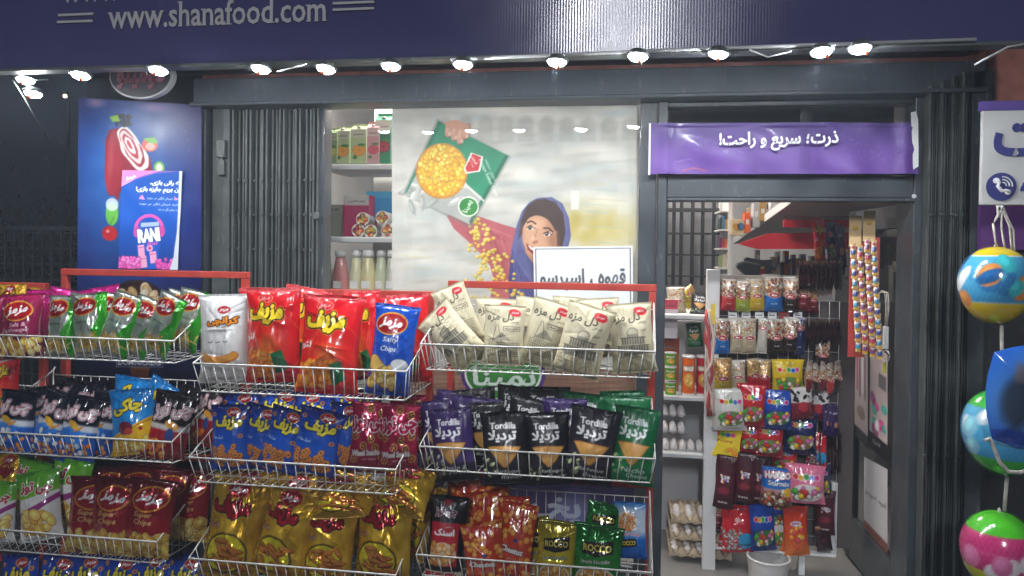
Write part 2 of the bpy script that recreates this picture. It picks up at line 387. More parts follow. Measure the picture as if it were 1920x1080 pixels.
def word(parent, s, cx, cy, wpx, hpx, Y, m, name='lettering', bold=.02, depth=.004):
    p = at(cx, cy, Y); bm = text_mesh(s, wpx*mpp(Y, cx), depth, bold, hgt=hpx*mpp(Y, cx)); o = ob(name, bm, m, parent, world=False)
    pl = Vector(parent.location); r = parent
    while r.parent: r = r.parent; pl += Vector(r.location)
    o.location = p-pl; return o
def serif_word(parent, s, cx, cy, wpx, hpx, Y, m):
    v, tr = text_tris(s, .012); ex = v.max(0)-v.min(0); kx = wpx*mpp(Y, cx)/ex[0]; kz = hpx*mpp(Y, cx)/ex[1]
    par = list(range(len(v)))
    def root_(i):
        while par[i] != i: par[i] = par[par[i]]; i = par[i]
        return i
    for q in range(len(v)):                       # weld shared outline points, then join by triangles
        pass
    key = {}
    for i, p in enumerate(v): k = (round(p[0], 4), round(p[1], 4)); par[root_(i)] = root_(key.setdefault(k, i))
    for a, b, c in tr: par[root_(a)] = root_(b); par[root_(b)] = root_(c)
    isl = {}
    for i in {int(x) for t_ in tr for x in t_}: isl.setdefault(root_(i), []).append(i)
    L_ = sorted([(v[i][:, 0].min(), v[i][:, 0].max(), v[i][:, 1].min(), v[i][:, 1].max()) for i in isl.values()])
    o = word(parent, s, cx, cy, wpx, hpx, Y, m, 'web_address', .012, .003)
    bm = bmesh.new(); st = .085; sw = .075; sh = .035
    if len(L_) == len(s):
        for ch, (x0, x1, y0, y1) in zip(s, L_):
            w_ = x1-x0; pts = {'w': [(x0+.05, y1), ((x0+x1)/2, y1), (x1-.05, y1)], 'h': [(x0+st/2-.02, y1), (x0+st/2, y0), (x1-st/2, y0)], 'n': [(x0+st/2-.03, y1-.01), (x0+st/2, y0), (x1-st/2, y0)],
                'm': [(x0+st/2-.03, y1-.01), (x0+st/2, y0), ((x0+x1)/2, y0), (x1-st/2, y0)], 'd': [(x1-st/2-.03, y1), (x1-st/2+.03, y0)], 'f': [(x0+.16, y0)], 'a': [(x1-.02, y0+.01)]}.get(ch, [])
            for (px, py) in pts: sg = -1 if py > (y0+y1)/2 else 1; za, zb_ = sorted((py*kz, (py+sg*sh)*kz)); bm_box(bm, ((px-sw)*kx, -.0034, za), ((px+sw)*kx, -.0002, zb_))
    if len(bm.verts): q = ob('serifs', bm, m, parent, world=False); q.location = o.location
    else: bm.free()
    return o
serif_word(t, 'www.shanafood.com', 403, 24, 436, 47, YF-.004, M['letter'])
serif_word(t, 'www.', 175, -14, 130, 34, YF-.004, M['letter'])
for (xc, yc, wd) in ((143, 29, 66), (141, 42, 66), (663, 7, 78), (663, 19, 78)):
    p, q = at(xc-wd/2, yc, YF-.004), at(xc+wd/2, yc, YF-.004)
    bm = bmesh.new(); bm_box(bm, (p.x, YF-.008, p.z-.004), (q.x, YF-.004, p.z+.005)); ob('white_stripe', bm, M['letter'], t, bev=.001)
# conduit and loose cables under the fascia
for (pts, r, lab) in (([(845, 112), (1300, 92), (1830, 74)], .006, 'pale cable conduit running along the bottom edge of the fascia'),
                      ([(1405, 93), (1440, 107), (1484, 96)], .0025, 'thin white cable sagging between two lamps near the door'),
                      ([(1828, 121), (1862, 103), (1890, 88), (1925, 82)], .0035, 'white cable hooked from the fascia down to the folding gate'),
                      ([(520, 134), (545, 128), (575, 120)], .0025, 'short white cable between the fourth and fifth lamps')):
    bm = bmesh.new(); bm_tube(bm, [at(x, y, YF-.02) for x, y in pts], r, 8); tag(ob('cable', bm, M['grey']), lab, 'cable')

# ---- LED lamps
lp = [(48, 150), (62, 175), (151, 141), (297, 132), (489, 129), (611, 129), (733, 124), (868, 121), (1044, 116), (1196, 106), (1347, 101), (1540, 97), (1613, 91)]
wh = ['upper one of the stacked pair at far left', 'lower one of the stacked pair at far left', 'above the left edge of the ice cream poster', 'above the oval sign', 'above the left folding gate',
      'above the inner edge of the left gate', 'above the juice shelf', 'above the falling corn bag', 'above the woman on the poster', 'above the window edge post', 'above the purple strip, left', 'left one of the pair by the right gate', 'right one of the pair by the right gate']
R = .0315
lamp0 = None
for (x, y), wl in zip(lp, wh):
    Y = YF-.03 if x > 100 else YF+.15
    loc = at(x, y, Y)
    if lamp0 is None:
        lamp0 = thing('led_lamp', loc, '', 'lamp', 'round lamps under the fascia')
        bm = bmesh.new(); bm_lathe(bm, [(R*1.06, -.001), (R*1.24, .001), (R*1.24, .006), (R*.9, .010), (R*.8, .020)], 28); ob('housing', bm, M['gate'], lamp0, world=False)
        bm = bmesh.new(); bm_lathe(bm, [(R*.2, -.014), (R*.55, -.012), (R*.85, -.007), (R, 0), (R, .004)], 28); ob('lamp_face', bm, M['lamp'], lamp0, world=False)
        bm = bmesh.new(); bm_lathe(bm, [(.002, -.006), (.006, -.003), (.0065, .004), (.003, .008)], 10, (.012, -R*.95, -.030)); ob('orange_clip', bm, M['orange'], lamp0, world=False); r = lamp0
    else:
        r = lamp0.copy(); COL.objects.link(r)
        for ch in lamp0.children: c = ch.copy(); COL.objects.link(c); c.parent = r
    r.location = loc; tl = 8 if x > 650 else 14
    r.rotation_euler = (rad(-tl+random.Random(x).uniform(-3, 3)), rad(random.Random(x+1).uniform(-5, 5)), rad(random.Random(x+2).uniform(-25, 25)))
    r['label'] = 'lit round white lamp ' + wl
t = thing('lamp_bracket', at(30, 130, YF+.15), 'thin grey metal strut holding the pair of lamps at far left', 'bracket')
bm = bmesh.new(); bm_tube(bm, [at(18, 140, YF+.16), at(42, 180, YF+.16), at(95, 272, YF+.6)], .004, 6); bm_tube(bm, [at(20, 148, YF+.16), at(90, 150, YF+.16)], .004, 6); ob('strut', bm, M['gate'], t)
# street lamp behind the viewer, mirrored in the fascia
t = thing('street_lamp', (.6, -11.5, -.3), 'tall street lamp across the road, seen only as a bright streak on the fascia', 'street lamp')
bm = bmesh.new(); bm_tube(bm, [(.6, -11.5, -.3), (.6, -11.5, 4), (.5, -11.4, 6.1), (.3, -11.2, 6.4)], .06, 10); ob('pole', bm, M['gate'], t)
ob('lamp_head', boxes(((.0, -11.4, 6.32), (.6, -11.0, 6.42))), M['gate'], t)
ob('lamp_glass', boxes(((.12, -11.38, 5.0), (.48, -11.02, 6.315))), M['street'], t)

# ---- shop front frame
def fbox(xa, ya, xb, yb, Y, d): return pbox(xa, ya, xb, yb, Y, d)
t = thing('storefront', at(1000, 540, 0), 'dark painted steel frame around window and doorway', 'shop front')
X = lambda px, Y=0: at(px, 500, Y).x
Z = lambda py, px=1000, Y=0: at(px, py, Y).z
zH = Z(200, 900); zW = Z(203, 900)
def part(name, a, b, m=M['dark'], bev=.004): return ob(name, boxes((a, b)), m, t, bev=bev)
HM = mat('header paint', (.055, .066, .078), .35, 0, .3, .25, 4, .1, 60, wear=.3)
part('header', (X(383), -.10, zH+.02), (xr, .02, HDR), HM); part('header_lip', (X(383), -.13, zH), (xr, .02, zH+.017), HM)
dz = Z(375, 1450)
part('window_post', (X(1196), -.03, 0), (X(1228), .06, zH-.002)); part('door_post', (X(1230), -.05, 0), (X(1247), .08, zH-.002))
part('door_post', (X(1702), -.05, 0), (X(1740), .08, zH-.002))
part('lintel', (X(1247)+.001, -.045, Z(372, 1450)), (X(1702)-.001, .07, Z(333, 1450))); part('lintel_trim', (X(1247)+.001, -.06, Z(379, 1450)), (X(1702)-.001, .03, Z(372, 1450)-.002))
part('transom_frame', (X(1247)+.001, -.03, zH-.022), (X(1702)-.001, .05, zH-.002)); part('transom_frame', (X(1247)+.001, -.075, Z(333, 1450)+.002), (X(1702)-.001, -.046, Z(322, 1450)))
part('window_post', (X(598), -.03, 0), (X(611), .06, zH-.002)); part('gate_jamb', (X(384), -.06, 0), (X(397), .06, zH-.002))
part('side_panel', (X(397)+.001, .0, 0), (X(598)-.001, .06, zH-.002), M['darker']); part('stall_riser', (X(611)+.001, .0, 0), (X(1196)-.001, .06, .30))
o = ob('transom_pane', boxes(((X(1252), .0, Z(326, 1450)), (X(1695), .005, zH-.024))), M['glass'], t)
o = ob('window_pane', boxes(((X(611)+.002, -.004, .31), (X(1196)-.002, .001, zH-.004))), M['glass'], t)
ob('transom_shade_sheet', boxes(((X(1247), .3, Z(372, 1450, .3)), (X(1720), .32, 2.74))), solid('transom shade', (.035, .04, .045)), t)  # dark sheet added to stand for the dim space behind the transom
for (x, y) in ((1714, 368),):
    p = at(x, y, -.055); bm = bmesh.new(); bm_lathe(bm, [(.009, 0), (.009, .004), (.005, .008)], 10, p, axis='y'); ob('hinge_bolt', bm, M['grey'], t)

# ---- folding gates
def gate(x0, x1, Y, n, label, top0, top1, riv, depth=.05):
    g = thing('folding_gate', (X((x0+x1)/2, Y), Y, 0), label, 'folding gate')
    a, b = X(x0, Y), X(x1, Y); w_ = (b-a)/n; rr = random.Random(x0)
    for i in range(n):
        xx = a+w_*i; yy = Y+(.018 if i % 2 else 0)+rr.uniform(-.004, .004); zt = top0+(top1-top0)*i/n; bm = bmesh.new()
        # U-shaped channel bar: two lips and a recessed web
        pr = [(0, .25), (.10, 0), (.30, 0), (.34, .9), (.52, .9), (.56, .1), (.76, .1), (.80, .5), (.80, 1.4), (0, 1.4)]
        bm_prism(bm, [(xx+px*w_, yy+py*depth*.6, .02) for px, py in pr], (rr.uniform(-.004, .004), 0, zt-.02))
        for z in riv: bm_lathe(bm, [(.006, -.006), (.0055, -.003), (.006, 0)], 8, (xx+.12*w_, yy-.001, z+rr.uniform(-.002, .002)), axis='y')
        ob('gate_bar', bm, M['gate'], g)
    return g
g = gate(425, 598, -.05, 11, 'dark grey folding security gate with rivets left of the window', zH-.004, zH-.004, [Z(340, 500), Z(403, 500), Z(467, 500), .6, 1.0])
bm = pbox(399, 190, 422, 1100, -.04, .04); ob('lock_stile', bm, M['gate'], g, bev=.003)
bm = pbox(405, 262, 421, 295, -.065, .024); bm = pbox(408, 300, 420, 328, -.06, .019, bm); bm = pbox(411, 290, 417, 305, -.058, .01, bm); ob('lock', bm, M['gate'], g, bev=.003)
p = at(594, 405, -.07); bm = bmesh.new(); bm_lathe(bm, [(.014, -.012), (.018, -.006), (.018, 0)], 12, p, axis='y'); ob('latch_knob', bm, M['gate'], g)
g = gate(1738, 1822, -.12, 8, 'dark folding security gate stacked right of the doorway', Z(160, 1740, -.12), Z(125, 1820, -.12), [Z(402, 1780, -.12), Z(855, 1780, -.12)], .07)
bm = pbox(1825, 132, 1842, 1120, -.1, .09); ob('end_post', bm, M['dark'], g, bev=.003)

# ================================================================== INTERIOR SHELL
YI = 3.4
struct('shop_back_wall', boxes(((-1.3, YI, .12), (2.4, YI+.1, 2.9))), M['white'])
struct('shop_ceiling', boxes(((-1.3, .1, 2.75), (2.4, YI, 2.85))), M['white'])
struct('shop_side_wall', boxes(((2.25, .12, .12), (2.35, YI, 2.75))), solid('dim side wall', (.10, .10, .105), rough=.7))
struct('shop_left_wall', boxes(((-1.3, .21, .12), (-1.2, YI-.002, 2.748))), M['wall'])
for (x, y, nm) in ((.75, 1.7, 'square lit ceiling panel deep inside the shop'), (-.55, .36, 'unseen lit panel added over the window shelves to brighten them'), (.55, .62, 'square lit ceiling panel just inside the doorway')):  # the window panel is unseen, added to brighten its shelves
    t = thing('ceiling_light', (x, y, 2.74), nm, 'ceiling light')
    ob('light_panel', boxes(((x-.25, y-.2, 2.735), (x+.25, y+.2, 2.742))), M['tube'], t)
    ob('frame', boxes(((x-.27, y-.22, 2.7425), (x+.27, y+.22, 2.749))), M['grey'], t)

# thin scattering volume added to imitate lens bloom around the lamps
hz = ob('glow_volume', boxes(((-45, -66, -1.6), (45, 44, 9))), None); hm = bpy.data.materials.new('lens glow volume'); hm.use_nodes = True; nt = hm.node_tree; nt.nodes.remove(nt.nodes['Principled BSDF'])
pv = nt.nodes.new('ShaderNodeVolumePrincipled'); pv.inputs['Color'].default_value = (.72, .82, 1, 1); pv.inputs['Density'].default_value = GLOW_DENSITY; nt.links.new(pv.outputs[0], nt.nodes['Material Output'].inputs['Volume'])
hz.data.materials.append(hm); tag(hz, kind='stuff'); hz.hide_render = GLOW_DENSITY <= 0
# ================================================================== POSTERS AND SIGNS
def poster(name, label, cat, px, Y, cv, m, wob=.004, seed=3, parent=None, back=.003):
    """flat printed sheet: pixel corners TL,TR,BR,BL at plane Y, painted by cv"""
    P = plane_pts([at(x, y, Y) for x, y in px], cv.nx, cv.ny, wob, seed)
    o = ob(name, grid_mesh(name, P, cv.grid()), m, parent)
    if label: tag(o, label, cat)
    return o
# -- big window poster (photo pixel coordinates)
cv = Cv(735, 193, 1195, 1015, 345, 616, 'CFCECC', 2, 7)
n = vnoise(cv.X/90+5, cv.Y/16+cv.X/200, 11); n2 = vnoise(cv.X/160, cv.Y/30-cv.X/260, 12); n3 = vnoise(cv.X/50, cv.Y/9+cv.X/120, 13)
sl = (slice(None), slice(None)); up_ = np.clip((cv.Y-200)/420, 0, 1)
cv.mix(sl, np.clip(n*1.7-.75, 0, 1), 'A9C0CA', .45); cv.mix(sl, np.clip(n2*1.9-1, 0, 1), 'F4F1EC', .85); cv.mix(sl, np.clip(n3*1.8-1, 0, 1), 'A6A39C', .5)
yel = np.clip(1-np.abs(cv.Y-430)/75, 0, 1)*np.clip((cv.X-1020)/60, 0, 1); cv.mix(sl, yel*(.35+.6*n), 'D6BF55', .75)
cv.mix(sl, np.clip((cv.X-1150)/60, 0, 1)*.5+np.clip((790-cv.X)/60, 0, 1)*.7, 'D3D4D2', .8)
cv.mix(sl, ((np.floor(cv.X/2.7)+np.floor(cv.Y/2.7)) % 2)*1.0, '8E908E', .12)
for bx in range(840, 1190, 38): cv.ell(bx, 232+4*math.sin(bx), 14, 16, 'A7A3A0', .55, 0, .25); cv.rect(bx-14, 236, bx+14, 262, 'ADAAA6', .35)
for k in range(14): cv.ell(cv.r.uniform(1075, 1150), cv.r.uniform(400, 455), 10, 12, 'B9A233', .25, 0, .6)
# sleeve and arm
cv.poly([(842, 400), (868, 396), (905, 402), (952, 418), (985, 428), (1003, 470), (1000, 560), (925, 560), (932, 520), (925, 495), (905, 470), (880, 446), (856, 425)], 'B9606A')
for a, b in (((862, 405), (930, 455)), ((895, 412), (955, 450)), ((925, 425), (960, 520)), ((935, 470), (980, 500)), ((880, 430), (925, 480))): cv.line([a, b], 4, '97404E', .55)
for a, b in (((868, 401), (925, 425)), ((900, 415), (965, 440)), ((945, 440), (975, 540))): cv.line([a, b], 3, 'D98890', .5)
# scarf, hair, face
cv.poly([(998, 376), (1015, 367), (1040, 366), (1060, 378), (1072, 405), (1076, 440), (1070, 465), (1060, 490), (1040, 560), (975, 560), (965, 500), (966, 462), (975, 420), (985, 392)], '5C5F96')
cv.poly([(966, 462), (985, 505), (1030, 560), (962, 562), (960, 520)], '454584'); [cv.line([(966+5*k, 470+6*k), (975+8*k, 520+6*k), (985+9*k, 560)], 2, '8082B8', .5) for k in range(6)]; [cv.line([(1010+9*k, 368+k*k), (1040+6*k, 372+4*k), (1066+k, 410+10*k)], 1.6, '8A8CC0', .5) for k in range(3)]
for a, b in (((1062, 390), (1070, 450)), ((1052, 385), (1064, 470)), ((975, 430), (970, 500)), ((990, 480), (1010, 540)), ((975, 500), (985, 555))): cv.line([a, b], 3, '6B6CA8', .6)
cv.poly([(979, 445), (983, 410), (993, 385), (1010, 371), (1028, 369), (1048, 376), (1062, 398), (1066, 430), (1060, 462), (1050, 482), (1040, 440), (1010, 410), (990, 430)], '453330')
[cv.line([(1012+4*k, 373), (1030+5*k, 392+4*k), (1040+4*k, 420+5*k)], 1.2, '7A5C50', .55) for k in range(-3, 4)]; cv.line([(1016, 372), (1008, 400)], 1.2, '8A6A5C', .6); cv.ell(1018, 444, 31, 44, 'CF9C80', 1, -14)
cv.poly([(988, 440), (992, 470), (1005, 490), (1022, 496), (1042, 470), (1050, 430)], 'C79274')
cv.ell(1010, 445, 20, 30, 'DDAE90', .8, -14, .5); cv.ell(1043, 445, 9, 28, 'A36F57', .7, -10, .6); cv.ell(1006, 417, 16, 9, 'E2B899', .7, -14, .7)
cv.poly([(985, 425), (998, 405), (1016, 398), (1034, 406), (1050, 432), (1058, 404), (1040, 378), (1010, 375), (990, 395)], '453330')
cv.line([(994, 414), (1003, 411), (1012, 417)], 3, '3A2620'); cv.line([(1025, 425), (1034, 424), (1043, 432)], 3, '3A2620')
for ex, ey in ((1002, 424), (1033, 436)):
    cv.ell(ex, ey, 7.5, 4, 'F2E8E2', 1, -15); cv.ell(ex-2, ey, 3.6, 3.6, '2A1A14'); cv.line([(ex-8, ey-1), (ex, ey-5), (ex+8, ey+2)], 1.8, '2A1A14'); cv.ell(ex-3, ey-1, 1, 1, 'FFFFFF')
cv.line([(1014, 425), (1009, 443), (1006, 449)], 2.5, 'B27C60', .6); cv.ell(1010, 451, 6, 3, 'A9694F', .8, -14); cv.ell(1006, 444, 3, 4, 'F0CDB4', .8, 0, .5)
cv.poly([(993, 452), (1003, 459), (1018, 464), (1027, 463), (1019, 474), (1006, 474), (996, 465)], '8E2F38'); cv.poly([(996, 455), (1004, 461), (1018, 466), (1010, 468), (1001, 464)], 'FAF3EE')
# falling corn
def corn(n, f):
    for i in range(n):
        x, y = f(); a = cv.r.uniform(0, 90); s_ = cv.r.uniform(3.3, 5.6); c = cv.r.choice(['E8C23E', 'F1D25C', 'D9A92B', 'C9C04A'])
        q = [(x+s_*math.cos(rad(a+90*k)), y+s_*.8*math.sin(rad(a+90*k))) for k in range(4)]
        cv.poly([(u+1, v+1.2) for u, v in q], '93701E', .7); cv.poly(q, c); cv.ell(x-1, y-1, s_*.4, s_*.35, 'FBEB9E', .8)
def ff():
    t_ = cv.r.random(); y = 405+t_*150; return (895+t_*55+cv.r.gauss(0, 9+t_*22), y)
corn(120, ff)
# the held bag of frozen corn
B = lambda u, v: (830+(960-830)*u+(757-830)*v, 218+(288-218)*u+(352-218)*v) if False else (826+134*u-66*v+(-0)*u*v, 220+68*u+136*v)
def bp_(us): return [B(u, v) for u, v in us]
cv.poly(bp_([(-.03, -.02), (1.03, -.01), (.97, 1.02), (-.02, 1.03)]), '7E8482', .5); cv.poly(bp_([(0, 0), (1.0, 0), (.94, .98), (0, 1)]), 'B4B8B8'); cv.bits(14, 765, 330, 880, 390, 16, 5, ['C8CCCC', 'A2A8A8', 'BCC0C0'], None, lambda x, y: y > 340)
cv.poly(bp_([(0, 0), (1, 0), (.97, .62), (.7, .55), (.4, .4), (0, .45)]), '1F8A66'); cv.poly(bp_([(0, 0), (.06, 0), (.03, .99), (0, 1)]), '16704F', .8); cv.poly(bp_([(.95, 0), (1, 0), (.95, .98), (.91, .95)]), '125B42', .7)
cv.line(bp_([(0, .47), (.35, .42), (.7, .57), (.97, .64)]), 3, 'F2F4F0', .8)
c0 = B(.31, .50)
cv.ell(c0[0]-2, c0[1]+6, 50, 53, 'C88B3A'); cv.ell(c0[0]-2, c0[1]+6, 46, 49, 'E7A926')
cv.bits(330, c0[0]-48, c0[1]-42, c0[0]+44, c0[1]+54, 5, 4, ['F2B62A', 'F7C93F', 'EFA41F', 'F4D65A', 'E3C237'], 'B4741A', lambda x, y: (x-c0[0]+2)**2/46**2+(y-c0[1]-6)**2/49**2 < .92)
q = B(.60, .22); cv.poly([(q[0]-3, q[1]-10), (q[0]+20, q[1]-2), (q[0]+14, q[1]+26), (q[0]-13, q[1]+30), (q[0]-17, q[1]+20)], 'F3F3F3'); cv.poly([(q[0]-1, q[1]-8), (q[0]+17, q[1]-1), (q[0]+11, q[1]+24), (q[0]-11, q[1]+27), (q[0]-14, q[1]+19)], 'C9252E')
cv.text('فروزن', q[0]+3, q[1]+4, 18, 'FFFFFF', rot=-65, bold=.01); cv.text('ذرت شیرین', q[0]-3, q[1]+8, 22, 'FFFFFF', rot=-65, bold=.01)
q = B(.88, .33); cv.text('Frozen Sweet Corn', q[0], q[1]+3, 76, 'E8F2EC', rot=-65, bold=.008); cv.text('ذرت شیرین منجمد', q[0]+8, q[1]-2, 66, 'D5E8DE', rot=-65, bold=.005)
q = (884, 383); cv.ell(q[0], q[1], 20, 19, 'F4F6F2', 1, 15); cv.ell(q[0], q[1], 17.5, 16.5, '2F8A3B', 1, 15); cv.text('پمینا', q[0]-1, q[1], 25, 'FFFFFF', rot=65, bold=.035)
# hand over the bag
for k, (fx, fy, L_) in enumerate(((846, 236, 15), (858, 240, 18), (869, 247, 18), (879, 240, 15))):
    cv.ell(fx+1, fy+1, 7.5, L_+1, '8A5140', .8, 12); cv.ell(fx, fy, 6.8, L_, 'D39A84', 1, 12); cv.ell(fx-2, fy-2, 3, L_*.6, 'E8BBA6', .7, 12, .4); cv.ell(fx+2, fy+L_-6, 3.4, 4, 'E9C4B6', .9, 12)
cv.poly([(838, 222), (860, 218), (884, 228), (888, 238), (840, 234)], 'D39A84')
# lower part: wooden table band, brand medallion, purple band with big letters
cv.rect(735, 690, 1195, 742, '8E6A5C'); sl = cv.box(735, 690, 1195, 742)
wn = vnoise(cv.X/70, cv.Y/2.4, 21); cv.mix((slice(None), slice(None)), np.clip(wn*1.8-.6, 0, 1)*((cv.Y > 690) & (cv.Y < 742)), 'B18A76', .8); cv.mix((slice(None), slice(None)), np.clip(vnoise(cv.X/50, cv.Y/3, 22)*2-1.2, 0, 1)*((cv.Y > 690) & (cv.Y < 742)), '5A3D36', .8)
cv.rect(735, 742, 1195, 1015, '33215E'); cv.ell(950, 700, 80, 58, '4B2E86'); cv.ell(950, 700, 73, 53, 'E9F0E6'); cv.ell(950, 700, 69, 49, '2C7A33'); cv.ell(950, 688, 50, 28, '4FA047', .7, 0, .5)
cv.text('پمینا', 952, 712, 118, 'DDF0EE', hgt=52, bold=.03, out=[(1.6, '1F5A2A')])
cv.poly([(855, 900), (880, 893), (883, 903), (858, 910)], 'B9BCC4'); cv.text('یخـبـ', 1015, 965, 160, 'B9BCC8', hgt=62, bold=.05)
cv.ell(1085, 980, 42, 60, '8FA6D8', .5, 0, .3)
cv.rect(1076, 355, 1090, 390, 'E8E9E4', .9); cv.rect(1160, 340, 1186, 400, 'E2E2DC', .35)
for k in range(26):  # pale streaks painted into the print as window reflections
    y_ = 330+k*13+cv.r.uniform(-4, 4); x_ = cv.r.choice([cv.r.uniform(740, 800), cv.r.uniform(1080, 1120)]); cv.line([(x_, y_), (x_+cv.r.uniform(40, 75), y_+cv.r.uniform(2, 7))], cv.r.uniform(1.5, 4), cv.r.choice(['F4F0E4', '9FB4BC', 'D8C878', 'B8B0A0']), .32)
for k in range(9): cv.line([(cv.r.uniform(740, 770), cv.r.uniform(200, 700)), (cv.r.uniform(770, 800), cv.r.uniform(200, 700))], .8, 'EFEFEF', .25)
cv.mottle(.05, .06, 5)
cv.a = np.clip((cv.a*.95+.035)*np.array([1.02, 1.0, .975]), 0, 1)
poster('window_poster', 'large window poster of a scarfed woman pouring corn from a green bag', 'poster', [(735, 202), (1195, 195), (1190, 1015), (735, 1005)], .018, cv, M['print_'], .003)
# -- white sheet with coffee text
cv = Cv(1000, 460, 1186, 590, 150, 104, 'D9DCDC', 3, 4)
cv.rect(1004, 464, 1182, 590, '2A2B2D'); cv.rect(1005.6, 465.6, 1180.4, 590, 'D9DCDC')
cv.text('قهوه ، اسپرسو', 1092, 523, 160, '47494C', bold=.035, hgt=42)
cv.mottle(.04, .05, 6)
poster('paper_notice', 'white framed paper notice with coffee lettering taped over the window poster', 'notice', [(1000, 463), (1186, 461), (1187, 590), (1002, 590)], -.008, cv, M['paper'], .001)
# -- tall blue ice cream poster
cv = Cv(146, 182, 378, 840, 174, 494, '1F2A86', 3, 9)
cv.vgrad([(0, '32286A'), (.1, '26246E'), (.35, '1B2272'), (.5, '141C5C'), (.62, '101844'), (1, '0B1038')])
cv.ell(235, 350, 120, 190, '1A50A8', .6, 0, .6); cv.ell(236, 330, 80, 130, '2E8AC8', .5, 0, .7); cv.ell(180, 190, 16, 8, 'E7B0C8', .6, 0, .6); cv.ell(290, 192, 26, 9, 'B98AC0', .6, 0, .6)
for k in range(70): cv.ell(cv.r.uniform(150, 375), cv.r.uniform(200, 820), .8, .8, 'BFE0FF', .6)
cv.poly([(198, 260), (205, 240), (222, 234), (240, 236), (262, 262), (284, 290), (288, 312), (260, 320), (232, 340), (222, 372), (210, 352), (198, 310)], '8E1D2E'); cv.ell(214, 300, 16, 62, '9C2434', 1, 4); cv.ell(208, 300, 5, 45, 'C25663', .5, 4, .5)
for kk, (rx, ry, c) in enumerate(((32, 50, 'F2E9E4'), (25, 42, 'A62B3B'), (22, 36, 'EBDAD4'), (15, 28, 'B43545'), (10, 20, 'F4ECE8'), (5, 11, 'C23A4A'))):
    cv.poly([(250-kk*1.2+rx*.72*(1+.07*math.sin(3*q+kk)+.05*math.sin(7*q+kk*2))*math.cos(q)+ry*.38*math.sin(q), 272-kk*1.5+ry*.80*(1+.06*math.sin(4*q+kk))*math.sin(q)+rx*.05*math.cos(q)) for q in np.arange(0, 6.28, .12)], c)
cv.bits(36, 220, 210, 246, 230, 3, 3, ['20202C', '2C2C3E'], '0C0C14'); cv.poly([(206, 215), (222, 210), (226, 222), (212, 224)], '8FBF3F'); cv.ell(282, 263, 15, 13, 'E06A5A'); cv.poly([(270, 252), (290, 248), (298, 258), (284, 262)], '76C043'); cv.ell(283, 266, 9, 7, 'F2C7B8', .8); cv.ell(300, 305, 10, 12, '6FB348'); cv.ell(300, 305, 6, 8, 'E9F5D8')
cv.ell(212, 395, 12, 22, '6CC24A'); cv.ell(212, 378, 12, 12, 'E7EFF0', .8); cv.ell(208, 432, 15, 14, 'C4242C'); cv.ell(204, 428, 4, 3, 'F2A6A0', .8); cv.line([(208, 418), (216, 400)], 2, '4E8B2C')
cv.ell(260, 555, 48, 38, '2A1510'); cv.ell(260, 560, 42, 32, '3B2014'); cv.bits(16, 225, 535, 298, 556, 12, 8, ['E3C79C', 'D9B27A', 'CFA56C', 'EED9B8'], '7A5532')
cv.rect(222, 664, 308, 682, '9BA4B4', .9); cv.rect(223.5, 665.5, 306.5, 680.5, '1B2450'); cv.text('DOMINICKERS', 265, 673, 78, 'E6E6EA', hgt=10, bold=.04)
cv.poly([(248, 682), (284, 682), (272, 745), (258, 745)], '8A4A2A')
for k in range(6): cv.line([(248+6*k, 682), (256+3*k, 742)], 1.2, '5E2E18', .8); cv.line([(250, 686+9*k), (282, 692+9*k)], 1.2, '5E2E18', .8)
cv.ell(238, 712, 15, 15, 'B99C5A'); cv.ell(236, 708, 9, 8, 'D9C48A', .7)
cv.text('نوشیدنی خنک', 345, 540, 40, '9FC0E8', hgt=5, bold=0)
cv.mottle(.05, .05, 8); cv.a = cv.a*.82
poster('ice_cream_poster', 'tall blue poster with a red ice cream bar and falling fruit', 'poster', [(147, 183), (378, 197), (376, 845), (143, 845)], -.10, cv, M['print_'], .004)
# -- smaller drink poster
cv = Cv(228, 318, 342, 506, 150, 246, '1B4FA0', 3, 11)
cv.vgrad([(0, '1F4F9E'), (.45, '1A56B4'), (1, '173F8C')]); cv.poly([(228, 318), (300, 318), (262, 330), (228, 350)], 'E88AC0'); cv.poly([(228, 318), (340, 318), (290, 324), (240, 340), (228, 346)], 'D46AAE', .5)
cv.text('هیرو', 246, 332, 20, 'FFFFFF', rot=10, bold=.04, out=[(.8, '7A3A8A')])
cv.text('گه رانی بازی،', 312, 341, 58, 'FFFFFF', hgt=12, bold=.05); cv.text('زن بریم جایزه بازی!', 298, 355, 84, 'FFFFFF', hgt=13, bold=.05)
for k, (yy, ww) in enumerate(((371, 62), (382, 76), (392, 40))): cv.text('جایزه هیجان انگیز هر هفته', 340-ww/2, yy, ww, 'E5ECF6', hgt=6, bold=.01)
cv.poly([(262, 372), (268, 364), (274, 374)], 'E88AC0'); cv.poly([(328, 366), (336, 372), (330, 374)], 'E88AC0')
for a in range(-100, 101, 6): cv.ell(284+25*math.sin(rad(a)), 428-24*math.cos(rad(a)), 3, 3, 'D65AA8')
cv.ell(261, 435, 6, 11, 'C24A9A'); cv.ell(308, 433, 6, 11, 'C24A9A'); cv.poly([(266, 420), (302, 416), (306, 460), (300, 506), (268, 506), (262, 460)], '2457B8', .9); cv.poly([(268, 418), (302, 415), (303, 423), (268, 426)], 'C9D4E8', .8)
cv.text('RANI', 284, 441, 40, 'FFFFFF', hgt=25, bold=.05, rot=8, out=[(1, '14356E')]); cv.text('float', 292, 456, 20, 'D65AA8', shear=.4, bold=.02, rot=10)
for x, y, a in ((271, 471, 30), (294, 483, -25), (276, 492, 10)): cv.poly([(x-7, y-10), (x+5, y-12), (x+8, y+10), (x-4, y+12)], 'E2A0BE'); cv.line([(x-6, y-5), (x+5, y-7)], 1.5, 'B55A8C')
cv.ell(287, 466, 6, 6, 'E2A0BE'); cv.ell(287, 466, 3, 3, 'A83A6C')
